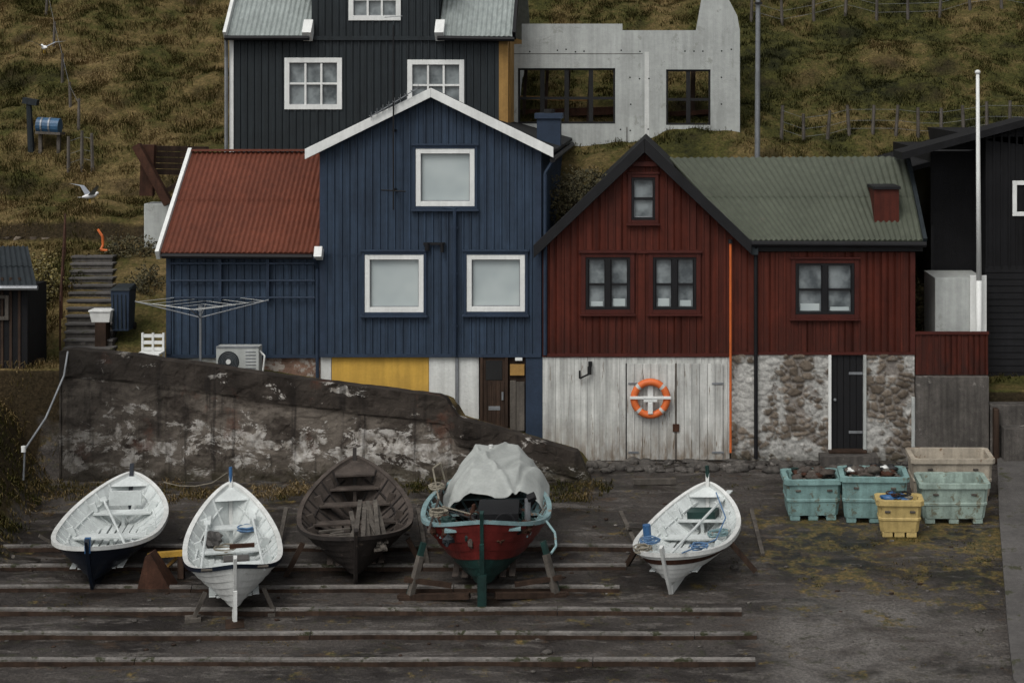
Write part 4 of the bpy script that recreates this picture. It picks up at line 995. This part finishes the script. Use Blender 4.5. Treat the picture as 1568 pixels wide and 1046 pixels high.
b.beam((0,-L/2+.12,-.05),(0,-L/2-.02,1.0),.07,.05,bgr); b.box(-.07,.07,-L/2-.02,-L/2+.12,-.02,.5,bgr)
b.path([(1.0,-.9,1.08),(1.14,-1.1,.95),(1.16,-1.3,.8),(1.08,-1.42,.72)],.02,bcy,8)
b.build('cradle',rt)
rt,L,P,mw=boat('small_white_boat',(1020,848),(1090,738),.74,.95,1.62,.55,lambda i: rust if i==5 else bw,bwi,bw,bw,bw,roll=-.06,floorm=bwi,sw=.03)
b=MB(); coil(b,(.4,-.9,.6),.18,ropeb,4,.012); coil(b,(-.45,-1.2,.65),.18,rope,4,.012); coil(b,(.5,.1,.5),.2,bcy,4,.016); coil(b,(-.5,-.6,.6),.2,ropeb,3,.012); b.tube((-.62,-.3,.5),(-.62,-.3,.8),.07,bbl); oar(b,(.0,-1.2,.6),(.3,1.2,.75),bwi)
b.box(-.25,.25,1.0,1.3,.5,.62,bgr); b.path([(.3,-1.6,.75),(.6,-.5,.62),(.55,.5,.68),(.2,1.4,.85)],.012,ropeb); b.tube((0,L/2,.95),(0,L/2+.02,1.25),.035,bgr); b.build('ropes_and_gear',rt)
b=MB(); b.beam((-1.1,-.2,0),(-.78,-.3,.45),.08,.08,brownwood); b.beam((1.15,-.2,0),(.8,-.3,.5),.09,.08,brownwood); b.build('props',rt)
b=MB(); y=gy(905); b.hexa([(X(210,y),y-.05,S*y-.02),(X(265,y),y-.05,S*y-.02),(X(265,y),y+.4,S*y-.02),(X(210,y),y+.4,S*y-.02),(X(222,y),y,S*y+.55),(X(230,y),y,S*y+.6),(X(230,y),y+.3,S*y+.6),(X(222,y),y+.3,S*y+.55)],rust); b.build('rusty_chock')
b=MB(); y=gy(850,.35); b.beam((X(228,y),y,S*y+.35),(X(288,y),y-.1,S*y+.42),.12,.08,M('yellow_timber',(.34,.20,.03),.6,.3)); b.beam((X(250,y),y+.1,S*y+.1),(X(290,y),y,S*y+.5),.1,.05,ochre); b.beam((X(240,y),y,S*y),(X(240,y),y,S*y+.31),.1,.1,brownwood); b.beam((X(280,y),y-.1,S*y),(X(280,y),y-.1,S*y+.37),.1,.1,brownwood); b.build('yellow_trestle')
b=MB()
for (a,c,d,e) in ((20,875,60,860),(60,842,86,838),(1150,800,1168,852),(950,805,985,860),(438,800,425,850),(640,800,655,870),(700,740,712,744),(960,830,1000,815)):
    ya=gy(c); yb_=gy(e); b.beam((X(a,ya),ya,S*ya+.25),(X(d,yb_),yb_,S*yb_+.03),.07,.05,greywood)
y=gy(742); b.beam((X(970,y),y,S*y+.06),(X(1035,y),y,S*y+.07),.12,.1,greywood)
b.build('timber_scraps')
b=MB(); b.path([(X(250,-3.5),-3.5,.35),(X(275,-3.5),-3.5,.28),(X(300,-3.6),-3.6,.3),(X(325,-4),-4,.45),(X(348,-4.3),-4.3,.7)],.009,rope)
b.build('mooring_rope')
b=MB()
for i in range(260):
    y=-11+10.5*random.random(); x=R(-9,9); r=R(.012,.035)*(1 if R(0,1)<.95 else 2)
    if y>-1.7 and x<2: continue
    b.blob((x,y,S*y+r*.2),(r*1.3,r,r*.6),random.choice([concd,concd,brownwood]),4,.3)
b.build('scattered_pebbles',smooth=True)
# ---------------- crates ----------------
tcy=M('cyan_plastic',(.17,.28,.27),.6,.22,3,.25,peel=(.11,.12,.09),pt=.57,ps=4); tcy2=M('pale_cyan_plastic',(.25,.32,.28),.6,.24,3,.25,peel=(.14,.14,.10),pt=.56,ps=4)
tbe=M('beige_plastic',(.33,.29,.23),.6,.2,3,.22,peel=(.16,.10,.06),pt=.58,ps=4); tye=M('yellow_plastic',(.44,.33,.13),.55,.15,3,.2,peel=(.2,.15,.07),pt=.6,ps=4)
def crate(name,pl,pr,pb,ptop,dep,m,fill=None,rot=0,feet=True):
    y0=gy(pb); w=(X(pr,y0)-X(pl,y0)); h=Z(ptop,y0)-S*y0
    cx=(X(pl,y0)+X(pr,y0))/2
    mwx=Matrix.Translation((cx,y0+dep/2,S*(y0+dep/2)))@Matrix.Rotation(rot,4,'Z')@Matrix.Rotation(math.atan(S),4,'X')
    rt=root(name,mwx); b=MB(); t=.06; f=.1 if feet else 0; tp=.06
    def ringp(z,ins,tap):
        a=w/2-tap-ins;c=dep/2-tap-ins; r=.06
        return [(-a,-c+r,z),(-a+r,-c,z),(a-r,-c,z),(a,-c+r,z),(a,c-r,z),(a-r,c,z),(-a+r,c,z),(-a,c-r,z)]
    prof=[(f,0,tp),(h*.45,0,tp*.55),(h*.47,-.012,tp*.5),(h*.52,-.012,tp*.5),(h*.54,0,tp*.45),(h-.09,0,0.01),(h-.085,-.03,0),(h,-.03,0),(h,t,0),(f+.06,t,tp)]
    rings=[ringp(*p) for p in prof]
    for r0,r1 in zip(rings,rings[1:]):
        for j in range(8): b.face([r0[j],r0[(j+1)%8],r1[(j+1)%8],r1[j]],m)
    b.face(rings[0][::-1],m); b.face(rings[-1],m)
    if feet:
        for sx in (-1,0,1): b.box(sx*(w/2-tp-.12)-.09,sx*(w/2-tp-.12)+.09,-dep/2+tp+.01,dep/2-tp-.01,0,f-.001,m)
    for sx in (-1,1): b.box(sx*w*.28-.05,sx*w*.28+.05,-dep/2-.008,-dep/2+.03,h-.22,h-.18,greywood)
    b.build('tub',rt,bevel=.014)
    if fill:
        b=MB()
        for i in range(fill[0]):
            r=R(.04,.13); b.blob((R(-w/2+.2,w/2-.2),R(-dep/2+.18,dep/2-.18),h-.12+R(0,.18)),(r*R(.8,1.6),r,r*R(.5,.8)),random.choice(fill[1]),6,.4)
        for i in range(7): coil(b,(R(-w/3,w/3),R(-dep/4,dep/4),h-.06+R(0,.12)),R(.08,.2),random.choice([rope,bgr,rust,rubber]),2,.012)
        b.build('contents',rt,smooth=True)
crate('beige_fish_tub',1397,1521,770,702,.8,tbe)
crate('cyan_fish_tub',1202,1288,799,734,.75,tcy,(70,[rust,bti,greywood,concd]),.04)
crate('cyan_fish_tub',1290,1391,803,730,.75,tcy,(70,[rust,rubber,greywood,bw,bti]),-.03)
crate('pale_cyan_fish_tub',1410,1514,804,740,.75,tcy2)
crate('yellow_fish_box',1345,1413,825,766,.45,tye,(10,[rust,ochre,bbl]),-.04)
# ---------------- light, world, camera ----------------
w=bpy.data.worlds.new('World'); bpy.context.scene.world=w; w.use_nodes=True; nt=w.node_tree
sky=nt.nodes.new('ShaderNodeTexSky'); sky.sky_type='NISHITA'; sky.sun_disc=False; sky.sun_elevation=math.radians(52); sky.sun_rotation=math.radians(205); sky.dust_density=3
hsv=nt.nodes.new('ShaderNodeHueSaturation'); hsv.inputs['Saturation'].default_value=.10
nt.links.new(sky.outputs[0],hsv.inputs['Color']); nt.links.new(hsv.outputs[0],nt.nodes['Background'].inputs[0]); nt.nodes['Background'].inputs[1].default_value=.15
ld=bpy.data.lights.new('overcast_sun','SUN'); ld.energy=1.35; ld.angle=math.radians(30); ld.color=(1,.96,.90)
lo=bpy.data.objects.new('overcast_sun',ld); bpy.context.collection.objects.link(lo); lo.rotation_euler=(math.radians(38),0,math.radians(-25))
cd=bpy.data.cameras.new('camera'); cam=bpy.data.objects.new('camera',cd); bpy.context.collection.objects.link(cam)
cam.location=(XC,-D,ZC); cam.rotation_euler=(math.radians(90),0,0)
cd.sensor_width=36; cd.lens=36*F/1568; cd.shift_x=-(VX-784)/1568; cd.shift_y=-(523-HY)/1568; cd.clip_end=1000; cd.clip_start=.5
sc=bpy.context.scene; sc.camera=cam; sc.view_settings.view_transform='Standard'; sc.view_settings.look='None'; sc.view_settings.exposure=0
